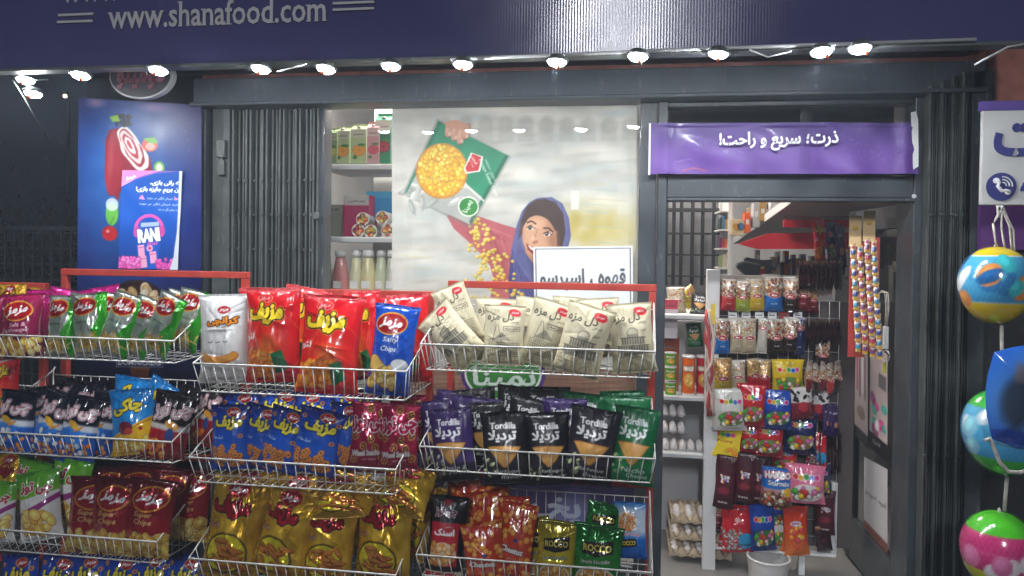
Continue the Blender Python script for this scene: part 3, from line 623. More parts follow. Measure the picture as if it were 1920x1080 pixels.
cv.bits(60, 228, 486, 268, 506, 5, 4, ['D65AA8', 'E27ABA', 'B83C8C'], '8A2A70'); cv.bits(30, 302, 484, 332, 506, 5, 4, ['D65AA8', 'C24A9A'], '8A2A70')
cv.poly([(336, 318), (342, 318), (342, 506), (326, 506), (333, 480), (337, 430)], 'C6CCD4')
poster('drink_poster', 'small blue drink poster with pink headphones taped over the ice cream poster', 'poster', [(229, 319), (342, 321), (333, 506), (222, 503)], -.108, cv, M['print_'], .004)
# -- oval ice cream brand sign
t = thing('oval_sign', at(264, 186, -.2), 'round dark sign with grey rim and red script above the ice cream poster', 'sign')
bm = bmesh.new(); c = at(264, 142, -.2); a_, b_ = 65*mpp(-.2, 264), 43*mpp(-.2, 264)
ring = lambda s_, y: [(c.x+a_*s_*math.cos(k/40*2*math.pi), y, c.z+b_*s_*math.sin(k/40*2*math.pi)) for k in range(40)]
bm_prism(bm, ring(1, -.2), (0, .03, 0)); ob('rim', bm, M['grey'], t)
bm = bmesh.new(); bm_prism(bm, ring(.93, -.206), (0, .005, 0)); ob('sign_face', bm, solid('oval sign face', (.02, .012, .022)), t)
word(t, 'دومینو', 264, 146, 98, 44, -.208, solid('red script', (.20, .045, .06)), bold=.045)
# -- purple strip across the transom
t = thing('purple_banner', at(1465, 325, -.085), 'crumpled purple banner with white Persian lettering taped across the transom', 'banner')
def curvy(x0, y0, x1, y1, nx, ny, Y, f, C):
    P = np.zeros((ny, nx, 3))
    for j in range(ny):
        for i in range(nx):
            u, v = i/(nx-1), j/(ny-1); p = at(x0+(x1-x0)*u, y1+(y0-y1)*v, Y); P[j, i] = (p.x, Y+f(u, v), p.z)
    return grid_mesh('sheet', P, C)
cv = Cv(0, 0, 500, 115, 200, 46, '7A4FB8', 2, 3)
cv.vgrad([(0, '5C4688'), (.5, '60428E'), (1, '644090')]); cv.mottle(.09, .03, 9); cv.line([(62, 108), (85, 100), (110, 108)], 1.6, 'C0503A'); cv.line([(50, 88), (80, 80)], 1, 'B79AD8', .7)
for k in range(70):
    x, y = cv.r.choice([(110, 45), (330, 40), (420, 70), (160, 60)]); x += cv.r.gauss(0, 35); y += cv.r.gauss(0, 14); cv.line([(x, y), (x+cv.r.uniform(-16, 16), y+cv.r.uniform(-10, 10))], .8, 'B9A2DA', .35)  # pale strokes painted as faint reflections on the crumples
pf = lambda u, v: -.010*math.exp(-((u-.065)/.02)**2)-.012*math.exp(-((u-.95)/.03)**2)+.012*(vnoise(np.array(u*9.+v*2), np.array(v*2.5), 4)-.5)+.0035*math.sin(u*38+v*5)*math.exp(-((u-.7)/.25)**2)+(.006*(v > .93)*math.sin(u*9))
o = ob('banner_sheet', curvy(1216, 230, 1722, 326, 200, 46, -.085, pf, cv.grid()), mat('glossy purple vinyl', attr=True, rough=.5, coat=.08, var=.10, vs=8, bump=.5, bs=14), t)
P = [at(x, y, -.089) for x, y in ((1708, 211), (1717, 209), (1721, 225), (1722, 312), (1712, 318))]
bm = bmesh.new(); bm_prism(bm, P, (0, -.003, 0)); ob('white_backing', bm, M['white'], t)
word(t, 'ذرت؛ سریع و راحت!', 1459, 264, 214, 36, -.108, M['letterw'], bold=.045, depth=.001).rotation_euler = (0, rad(-.7), 0)
bm = pbox(1217, 231, 1219, 328, -.09, .003); ob('white_edge', bm, M['white'], t)
# clear tape over it
tag(ob('clear_tape', boxes(((X(1494, -.1), -.114, Z(322, 1490, -.1)), (X(1516, -.1), -.113, Z(212, 1490, -.1)))), M['clear']), 'strip of clear packing tape running down over the purple banner', 'tape')
# -- right white sign
t = thing('phone_sign', at(1900, 385, -.35), 'white sign with large blue letters and a phone symbol at right edge', 'sign')
p, q = at(1843, 205, -.35), at(2060, 385, -.35); ob('sign_board', boxes(((p.x, -.35, q.z), (q.x, -.33, p.z))), solid('white sign face', (.55, .55, .54), rough=.4), t, bev=.003)
p, q = at(1841, 190, -.352), at(2062, 204, -.352); ob('top_edge', boxes(((p.x, -.355, q.z), (q.x, -.325, p.z))), solid('violet trim', (.10, .06, .28)), t)
navy = solid('navy vinyl', (.035, .04, .19)); word(t, 'ت', 1912, 262, 90, 62, -.351, navy, bold=.05); word(t, 'پ', 1998, 262, 60, 62, -.351, navy, bold=.05)
c = at(1877, 350, -.352); r_ = 26*mpp(-.35, 1877); bm = bmesh.new(); bm_lathe(bm, [(r_, -.003), (r_, 0)], 40, c, axis='y'); ob('phone_disc', bm, navy, t)
bm = bmesh.new(); hs = [(-.45, .55), (-.2, .3), (-.3, .05), (.0, -.35), (.25, -.3), (.55, -.45)]
bm_tube(bm, [(c.x+r_*a*.95, c.y-.006, c.z+r_*b*.95) for a, b in hs], r_*.13, 8)
for (a, b) in ((-.36, .42), (.38, -.4)): bm_lathe(bm, [(r_*.2, -.009), (r_*.22, -.003)], 12, (c.x+r_*a, c.y, c.z+r_*b), axis='y')
ob('phone_handset', bm, M['letterw'], t)
for k in (.25, .45, .65):
    bm = bmesh.new(); bm_tube(bm, [(c.x+r_*(.05+k*math.cos(rad(a))), c.y-.005, c.z+r_*(.05+k*math.sin(rad(a)))) for a in range(-5, 96, 12)], r_*.045, 6); ob('sound_arc', bm, M['letterw'], t)
word(t, 'ه', 1922, 352, 18, 24, -.351, navy, bold=.05)
t = tag(ob('violet_panel', pbox(1838, 386, 2060, 470, -.14, .02), solid('violet panel', (.10, .03, .16))), 'dark violet panel on the wall under the phone sign', 'panel')

tt = thing('distant_lamp', at(122, 180, 6), 'tiny warm lamp far away in the dark yard at left', 'lamp'); bm = bmesh.new(); bmesh.ops.create_icosphere(bm, subdivisions=2, radius=.028); bmesh.ops.translate(bm, verts=bm.verts, vec=at(122, 180, 6)); ob('bulb', bm, emit('far bulb', (1, .85, .6), 3), tt)
bm = bmesh.new(); p = at(122, 180, 6); bm_tube(bm, [(p.x, 6.05, -.3), (p.x, 6.05, p.z), (p.x, 6.0, p.z+.05)], .03, 8); ob('pole', bm, M['darker'], tt)
# ================================================================== SNACK BAGS
RED_, YEL_ = 'C01822', 'F2C12E'
def oval_logo(c, x, y, w_, rot=0, rim='E8A33A', word_='مزمز', red='A8141C'):
    c.ell(x, y, w_/2, w_*.30, rim, 1, rot); c.ell(x, y, w_*.46, w_*.26, red, 1, rot)
    c.text(word_, x, y, w_*.66, 'FFFFFF', hgt=w_*.28, bold=.06, rot=rot, shear=.35)
def crisps(c, n, xa, ya, xb, yb, r=10): c.bits(n, xa, ya, xb, yb, r, r*.72, ['E9BE55', 'F0CC6A', 'DDA93E', 'F5DA86'], 'A8762A')
def puffs(c, n, xa, ya, xb, yb, r=9): c.bits(n, xa, ya, xb, yb, r, r*.6, ['F08A24', 'F59A35', 'E5761A'], 'B5490F')
CHEE = 'چی توز'
def d_puff_red(c):
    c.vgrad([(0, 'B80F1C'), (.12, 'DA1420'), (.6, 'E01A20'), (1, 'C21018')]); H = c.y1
    c.ell(62, H*.60, 44, 50, 'E8702A', .5); c.ell(62, H*.60, 42, 48, 'D8181F'); c.ell(50, H*.62, 32, 32, 'F07A22', .35, 0, .6); c.ell(50, H*.62, 14, 14, 'F8C050', .4, 0, .8)
    c.ell(38, H*.12, 14, 8, 'E9A090'); c.ell(38, H*.12, 12.5, 6.8, 'D8181F'); c.text('مزمز', 38, H*.12, 17, 'FFFFFF', hgt=7, bold=.03, shear=.3)
    c.text('مزپف', 42, H*.29, 64, 'F7D52C', hgt=38, bold=.07, out=[(2.2, '2A160C'), (3.2, 'F0A020')]); c.text('لئو', 12, H*.52, 18, 'F3EDEA', hgt=14, bold=.05)
    puffs(c, 46, 4, H*.68, 62, H*.92, 9); c.poly([(56, H*.70), (74, H*.66), (84, H*.84), (62, H*.92)], '14693A'); c.mottle(.06, .05, 3)
def d_crunch(c):
    c.vgrad([(0, 'D9D8D8'), (.5, 'E6E4E2'), (1, 'D2CFCC')]); H = c.y1
    oval_logo(c, 56, H*.19, 26, 0, 'B33A40', 'مزمز'); c.text('کرانچی', 54, H*.32, 62, 'E88A1E', hgt=18, bold=.09, out=[(1.6, '2B1A10')]); c.text('crunchy', 56, H*.39, 26, '7A7672', hgt=4.5, bold=.02); c.text('snack', 56, H*.43, 18, '9A9692', hgt=3, bold=.0)
    for k in range(3): c.ell(30+k*16, H*.54, 5, 2.6, '4A4642'); c.ell(30+k*16, H*.535, 4.4, 2, 'E6E4E2')
    for a in range(20, 161, 5): c.ell(46-34*math.cos(rad(a)), H*.68+12*math.sin(rad(a)), 8, 8, 'C8741C')
    for a in range(20, 161, 5): c.ell(46-34*math.cos(rad(a)), H*.675+11*math.sin(rad(a)), 6, 5.5, 'E9A040')
def d_salty(c):
    c.vgrad([(0, '0F4BB4'), (.5, '1450BE'), (1, '0C3E9A')]); H = c.y1
    oval_logo(c, 42, H*.22, 74, -4); c.text('Salty', 45, H*.40, 36, 'F4F4F4', hgt=12, bold=.03, shear=.25); c.text('Chips', 42, H*.50, 38, 'F4F4F4', hgt=12, bold=.03, shear=.25)
    for k in range(9): c.ell(10+k*4.6, H*(.64+.022*k), 12, 15, 'A8762A', 1, 60); c.ell(9+k*4.6, H*(.637+.022*k), 11, 13.6, 'E4BE68', 1, 60)
    crisps(c, 26, 8, H*.72, 60, H*.90, 10); c.ell(72, H*.66, 20, 12, 'B9C2D4'); c.ell(72, H*.65, 18, 9, 'EEF0F2')
def d_puff_blue(c):
    c.vgrad([(0, '0B1E6A'), (.2, '1247B8'), (.7, '1660D0'), (1, '0E3A9C')]); H = c.y1
    oval_logo(c, 62, H*.12, 34, 6); c.text('مزپف', 52, H*.29, 66, 'F4E23A', hgt=33, bold=.06, out=[(2.4, '10234E')]); c.text('اسنک حلقه ای', 22, H*.50, 36, 'E8EEF8', hgt=10, bold=.02)
    for x, y in ((12, .15), (84, .48), (10, .66), (88, .2)): c.ell(x, H*y, 6, 5, 'D98A3A'); c.ell(x, H*y, 2.4, 2, '1247B8')
    for k in range(34): x, y = c.r.uniform(16, 88), c.r.uniform(.64, .93); c.ell(x, H*y, 8, 6.5, 'B5541A', 1, k*30); c.ell(x, H*y-.6, 6.8, 5.2, 'E99A44', 1, k*30); c.ell(x, H*y, 2.4, 1.8, '6A2E12')
def d_wheel(c):
    c.vgrad([(0, 'B01448'), (.5, 'C0184E'), (1, '8E1038')]); H = c.y1
    for x, y in ((50, .1), (80, .16), (14, .52), (60, .55), (86, .48), (88, .82), (16, .86), (72, .68), (40, .66)):
        c.ell(x, H*y, 11, 11, '7A3A1A'); c.ell(x, H*y, 10, 10, 'D8935A')
        for a in range(0, 360, 72): c.ell(x+5*math.cos(rad(a)), H*y+5*math.sin(rad(a)), 2.4, 2.4, '6E2416')
    c.text(CHEE, 50, H*.33, 92, 'C0184E', hgt=40, bold=.05, rot=4, out=[(2.6, 'F6F0EE')]); c.text('Wheel Snacks', 46, H*.76, 74, 'F6F0EE', hgt=13, bold=.07, rot=5, out=[(1, '6E0E2C')]); c.text('with cheese', 56, H*.85, 36, 'F0C8C8', hgt=6, bold=.02, rot=5)
def d_gold(c):
    c.vgrad([(0, 'B88C1C'), (.2, 'DCAE2A'), (.7, 'ECC038'), (1, 'B48C26')]); H = c.y1; c.mottle(.22, .06, 4)
    oval_logo(c, 48, H*.11, 42, -2, 'D86A30'); c.text('مزپف', 42, H*.29, 66, 'B01E28', hgt=32, bold=.08, out=[(1.8, '2A120E'), (2.6, 'F2D25A')]); c.text('اسنک', 14, H*.46, 22, 'F4ECD8', hgt=9, bold=.04, out=[(.8, '7A1E1E')])
    c.ell(46, H*.72, 37, 31, '5E4A0C'); c.ell(46, H*.72, 34, 28, 'FFEC30')
    for k in range(18): a = c.r.uniform(-20, 50); x, y = c.r.uniform(18, 84), H*c.r.uniform(.60, .88); c.ell(x, y, 14, 4.4, '7A3A12', 1, a); c.ell(x, y-.6, 13, 3.4, 'E58A2C', 1, a); c.ell(x-2, y-1.6, 8, 1.2, 'F8C070', .8, a)
def d_super(c):
    c.vgrad([(0, '5E0A12'), (.3, '8E0F1A'), (.7, 'A01220'), (1, '5A0C10')]); H = c.y1
    oval_logo(c, 55, H*.25, 76, -8, 'E0A030', red='A01220'); c.text('Super', 48, H*.45, 40, 'F2D488', hgt=12, bold=.03, shear=.25); c.text('Chips', 50, H*.54, 40, 'F2D488', hgt=12, bold=.03, shear=.25)
    crisps(c, 60, 2, H*.70, 98, H*1.0, 11)
def d_lime(c):
    c.vgrad([(0, '4E9A1E'), (.35, '7CBF2E'), (.42, '7CBF2E'), (.46, 'E9E8E6'), (1, 'DCDAD8')]); H = c.y1
    c.poly([(0, H*.40), (100, H*.30), (100, H*.50), (0, H*.62)], 'E9E8E6'); c.poly([(0, H*.58), (60, H*.46), (100, H*.34), (100, H*.42), (60, H*.55), (0, H*.68)], '9A2E82'); c.text(CHEE, 50, H*.25, 74, 'B4243C', hgt=26, bold=.05, rot=-4, out=[(2, 'F4F4EE')])
    crisps(c, 30, 20, H*.58, 84, H*.84, 12)
def d_cheeblue(c):
    c.vgrad([(0, '0A0E20'), (.42, '0E1428'), (.46, 'DDE4EC'), (.52, 'D5DEE8'), (.56, '1464CC'), (1, '0E4AA8')]); H = c.y1
    c.ell(45, H*.64, 34, 22, '2C86E8', .8); c.text(CHEE, 48, H*.27, 86, 'F3EEF0', hgt=30, bold=.06, rot=6, out=[(1.6, 'C0203A'), (3, 'F3EEF0')]); c.ell(44, H*.45, 16, 7, 'F0B838', 1, 20); c.ell(62, H*.50, 12, 3, 'E8A038', 1, -30)
    puffs(c, 16, 10, H*.72, 90, H*.95, 6); c.bits(10, 20, H*.6, 80, H*.9, 6, 5, ['EEF2F6', 'BFD8F4'], '2A5A9A')
def d_chaki(c):
    c.vgrad([(0, '1586D8'), (.42, '1C92E0'), (1, '1586D8')]); H = c.y1
    c.poly([(0, H*.72), (50, H*.58), (100, H*.42), (100, H*.86), (60, H), (0, H)], 'F2BE20'); c.poly([(0, H*.74), (50, H*.6), (100, H*.45), (100, H*.48), (50, H*.63), (0, H*.78)], 'C8891A')
    c.text('چاکی', 46, H*.27, 68, 'F4DE2C', hgt=34, bold=.07, rot=8, out=[(2.2, '1A2A4E')]); c.ell(44, H*.58, 18, 14, '7A1E34'); c.ell(52, H*.63, 10, 7, 'C84A3A'); c.ell(78, H*.60, 4, 4, 'B01E20'); crisps(c, 14, 6, H*.76, 96, H*.96, 8)
def d_cheered(c):
    c.vgrad([(0, '14090A'), (.46, '1C0A0C'), (.5, 'E2DCD8'), (.55, 'D8D0CC'), (.58, 'B01420'), (1, '7A0E14')]); H = c.y1
    c.text(CHEE, 52, H*.29, 88, 'F3EEF0', hgt=32, bold=.05, rot=10, out=[(1.4, 'B0182A'), (3, 'F3EEF0')]); c.ell(62, H*.48, 18, 8, 'F0A838', 1, 16); c.ell(62, H*.62, 10, 14, '2F4E9A'); puffs(c, 26, 4, H*.72, 56, H*.95, 7)
def d_magenta(c):
    c.vgrad([(0, 'A01650'), (.3, '8A1244'), (1, '6E0E34')]); H = c.y1
    oval_logo(c, 48, H*.27, 74, 4); c.text('Salt &', 54, H*.48, 42, 'E8C8D4', hgt=9, bold=.02); c.text('Vinegar', 56, H*.57, 50, 'E8C8D4', hgt=10, bold=.02); crisps(c, 36, 4, H*.68, 96, H*.96, 10)
def d_straw(c):
    c.vgrad([(0, '8E948C'), (.3, 'A9ADA6'), (1, '9EA29C')]); H = c.y1
    c.poly([(70, 0), (100, 0), (100, H), (88, H), (64, H*.62), (84, H*.4)], '2FA21E'); c.poly([(82, 0), (100, 0), (100, H*.5)], '55C83A', .8); c.ell(38, H*.5, 26, 22, '7E9A86', .6, 0, .4)
    c.text('potato straws', 40, H*.47, 46, '3F5A46', hgt=8, bold=.02); oval_logo(c, 42, H*.22, 74, -6)
    for k in range(90): x, y, a = c.r.gauss(50, 18), H*c.r.gauss(.79, .06), c.r.uniform(0, 3.1); L_ = 9; c.line([(x-L_*math.cos(a), y-L_*math.sin(a)), (x+L_*math.cos(a), y+L_*math.sin(a))], 2.2, c.r.choice(['F2CE5A', 'E5B53A', 'F7DE86', 'B9862A']))
def cream(c, kind):
    c.vgrad([(0, 'C9BFA0'), (.4, 'D2C8AA'), (1, 'C4B994')]); H = c.y1; ink = '4A453C'
    c.text('دل مزه', 40, H*.22, 66, ink, hgt=24, bold=.02, shear=.1); c.ell(74, H*.13, 15, 9, 'C8202A', 1, 12); c.text('مزمز', 74, H*.13, 18, 'FFFFFF', hgt=7, bold=.03)
    c.text('چیپس', 76, H*.30, 20, ink, hgt=7, bold=0)
    if kind:
        c.rect(48, H*.36, 90, H*.44, ink); c.rect(49.2, H*.367, 88.8, H*.433, 'D2C8AA'); c.text('فلفل سیاه', 69, H*.40, 34, ink, hgt=7, bold=.02)
        c.poly([(20, H*.60), (45, H*.46), (70, H*.60)], '9A937E'); 
        for k in range(16): c.line([(14+k*5, H*.62), (14+k*5, H*.86)], .9, ink, .7)
        for k in range(7): c.line([(12, H*(.62+.035*k)), (92, H*(.62+.035*k)+3)], .9, ink, .6)
        c.line([(30, H*.34), (22, H*.62)], 1.2, ink); c.line([(34, H*.34), (46, H*.62)], 1, ink)
    else:
        c.ell(52, H*.44, 14, 12, '7E7A6E'); c.ell(52, H*.44, 12, 10, 'B9B198'); c.rect(38, H*.45, 66, H*.50, '8A8575')
        for (ya, yb_, xa_, xb_) in ((.50, .60, 24, 80), (.61, .74, 14, 88)):
            c.rect(xa_, H*ya, xb_, H*yb_, 'A59E88')
            for k in range(int((xb_-xa_)/6)): c.rect(xa_+1.5+k*6, H*ya+3, xa_+5+k*6, H*yb_-1.5, '6A665C'); c.ell(xa_+3.2+k*6, H*ya+3, 1.8, 2.4, '6A665C')
            c.line([(xa_-2, H*ya), (xb_+2, H*ya)], 1.4, ink)
        for k in range(60): x, y = c.r.uniform(8, 92), H*c.r.uniform(.73, .88); c.line([(x, y), (x+c.r.uniform(-7, 7), y+c.r.uniform(-3, 3))], 1, ink, .6)
        c.text('قزوین', 78, H*.40, 14, ink, hgt=6, bold=.0)
def tort(c, base, band, fl1, fl2, low):
    c.a[:] = hexc(base); H = c.y1; c.rect(0, H*.74, 100, H, low); c.ell(50, H*.70, 48, 16, band, .5, 0, .5)
    c.text('Tordilla', 48, H*.19, 56, 'F2F2F2', hgt=13, bold=.06); c.text('تردیلا', 46, H*.33, 62, 'F2F2F2', hgt=24, bold=.07)
    c.poly([(12, H*.47), (22, H*.455), (52, H*.45), (80, H*.465), (88, H*.475), (74, H*.60), (56, H*.74), (48, H*.75), (34, H*.66)], 'A8702C'); c.poly([(14, H*.475), (50, H*.46), (85, H*.48), (72, H*.60), (54, H*.725), (48, H*.735), (35, H*.65)], 'E0A75A')
    c.mottle(.03, .3, 8); c.text(fl1, 56, H*.80, 52, 'EFEFEF', hgt=9, bold=.01, shear=.3); c.text(fl2, 64, H*.87, 46, 'EFEFEF', hgt=8, bold=.01, shear=.3)
    c.bits(12, 2, H*.62, 30, H*.90, 5, 3, [band, 'C8D6A0', '8A9A6A'])
def d_snackbox(c):
    c.a[:] = hexc('131012'); H = c.y1; c.ell(48, H*.08, 12, 7, '8E1A20'); c.text(CHEE, 46, H*.19, 56, '1A1012', hgt=20, bold=.05, rot=2, out=[(1.6, 'E8B8C4')])
    c.poly([(10, H*.30), (84, H*.30), (84, H*.80), (10, H*.80)], 'C01C30'); c.text('میکس', 58, H*.345, 22, 'F4E8E8', hgt=6, bold=.02); c.text('اسنک', 46, H*.41, 54, 'FFFFFF', hgt=15, bold=.07)
    c.ell(46, H*.66, 36, 27, 'E9C9A0'); c.bits(40, 16, H*.55, 76, H*.78, 8, 6, ['E5A862', 'D9924A', 'F0BE80'], '9A5426'); c.rect(0, H*.86, 100, H, 'D8CDB4'); c.rect(4, H*.88, 84, H*.94, 'C01C30'); c.text('mix snack', 44, H*.91, 50, 'F4E8E8', hgt=4)
def d_cheetoz(c):
    c.a[:] = hexc('C43A16'); H = c.y1
    c.bits(60, 2, 2, 98, H-2, 7.5, 7, ['EE9A3C', 'F2AA50', 'E58A2E'], 'A02A12'); c.ell(42, H*.64, 44, 22, 'CC3A1C', .9, 0, .3)
    c.ell(52, H*.50, 7, 5, '3A3A7A'); c.text('Cheetoz', 44, H*.64, 66, 'F6EDE4', hgt=14, bold=.07, rot=-4, out=[(1.2, '2A1430')]); c.text('مینی بالز', 52, H*.76, 44, 'D8C8E0', hgt=7, bold=.01)
def rocco(c, a, b):
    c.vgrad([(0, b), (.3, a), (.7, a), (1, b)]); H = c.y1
    c.poly([(16, H*.27), (82, H*.20), (84, H*.38), (50, H*.44), (18, H*.42)], '231A12'); c.text('ROCCO', 50, H*.32, 60, 'F2E36A', hgt=14, bold=.05, rot=3); c.text('Snack Noodle', 48, H*.51, 62, 'F4F4E8', hgt=8, bold=.02, rot=6, out=[(.8, '2A4A2A')])
    c.ell(50, H*.78, 42, 30, 'F0EDE0'); c.ell(50, H*.78, 38, 26, 'C8853A'); c.bits(90, 16, H*.62, 84, H*.93, 5.5, 3, ['EAB35E', 'DDA048', 'F2C67A'], '96561E', lambda x, y: ((x-50)/37)**2+((y-H*.78)/25)**2 < 1)
def d_noodle(c):
    c.vgrad([(0, '1E78D0'), (.15, 'BFD4EA'), (.5, 'CFE0F0'), (.65, '1A74D2'), (1, '145CB8')]); H = c.y1
    c.ell(40, H*.34, 34, 26, 'F0EEE4'); c.bits(70, 14, H*.2, 66, H*.5, 5, 3, ['EAA35E', 'E0904A', 'F2B67A'], '96461E', lambda x, y: ((x-40)/32)**2+((y-H*.34)/24)**2 < 1)
    c.text('Shrimp', 52, H*.56, 66, 'E4709A', hgt=9, bold=.03, out=[(.8, 'FFFFFF')]); c.poly([(14, H*.66), (70, H*.62), (72, H*.76), (16, H*.80)], '1A1A1A'); c.text('ROCCO', 43, H*.71, 50, 'F0D84A', hgt=11, bold=.05, rot=4)
def gummy(c, a, b, win='6E8A4A', word_='Fetino', wc=None):
    c.vgrad([(0, a), (.5, a), (.55, b), (1, b)]); H = c.y1
    if wc: c.text(word_, 50, H*.30, 78, wc, hgt=18, bold=.07, out=[(2, 'F4F4F4')])
    else:
        for k, cc in enumerate(('E8392E', 'F2B01E', '3AA83A', '2A62D0', 'E0489A')): c.ell(22+14*k, H*.30+(k % 2)*2, 8.5, 9, 'F4F4F0'); c.ell(22+14*k, H*.30+(k % 2)*2, 6.8, 7.4, cc)
    c.ell(52, H*.70, 40, 24, win); c.bits(26, 16, H*.56, 86, H*.84, 7, 6, ['D8352A', '4AA83A', 'F0C030', 'E8E4D8', 'D06AA0'], '30281E')
def nuts(c, col, top='B9B2A6', nut='8A4A36', band=.55):
    c.vgrad([(0, 'C8C4BC'), (.12, top), (band, top), (band+.02, col), (1, col)]); H = c.y1
    c.bits(60, 6, H*.10, 94, H*band, 8, 5.5, [nut, 'B88A62', 'D8C4A4', nut], '5A3A28'); c.ell(50, H*band, 32, 13, 'E9DAD0'); c.ell(50, H*band, 29, 11, 'B01A22'); c.text('Mzz', 50, H*band, 30, 'FFFFFF', hgt=10, bold=.06, shear=.3)
    c.text('nuts', 50, H*.78, 30, 'E8E4DC', hgt=7, bold=.02)
def pouch(c, col, dark, txt='SUPER'):
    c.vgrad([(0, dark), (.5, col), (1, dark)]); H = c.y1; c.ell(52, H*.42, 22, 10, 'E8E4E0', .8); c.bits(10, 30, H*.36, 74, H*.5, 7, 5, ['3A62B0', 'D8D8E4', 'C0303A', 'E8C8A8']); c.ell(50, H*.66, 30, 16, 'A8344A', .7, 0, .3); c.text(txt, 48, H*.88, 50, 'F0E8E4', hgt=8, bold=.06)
def d_haribo(c):
    H = c.y1; c.vgrad([(0, '1A6AC0'), (.5, '1E78D0'), (.55, 'C89AA0'), (1, '5A2E1E')]); c.text('HARIBO', 50, H*.18, 86, 'F4F4F4', hgt=20, bold=.08, out=[(2, 'C0202A')]); c.text('Starmix', 54, H*.38, 76, 'F4F4F4', hgt=16, bold=.04, out=[(1, '1A3A8A')])
    c.bits(34, 6, H*.56, 94, H*.94, 8, 7, ['E8DCC8', '6E3A22', 'C05A3A', 'F0E8D8', 'B98A5A'], '3A1E12'); c.ell(86, H*.60, 13, 15, 'F0B81E')
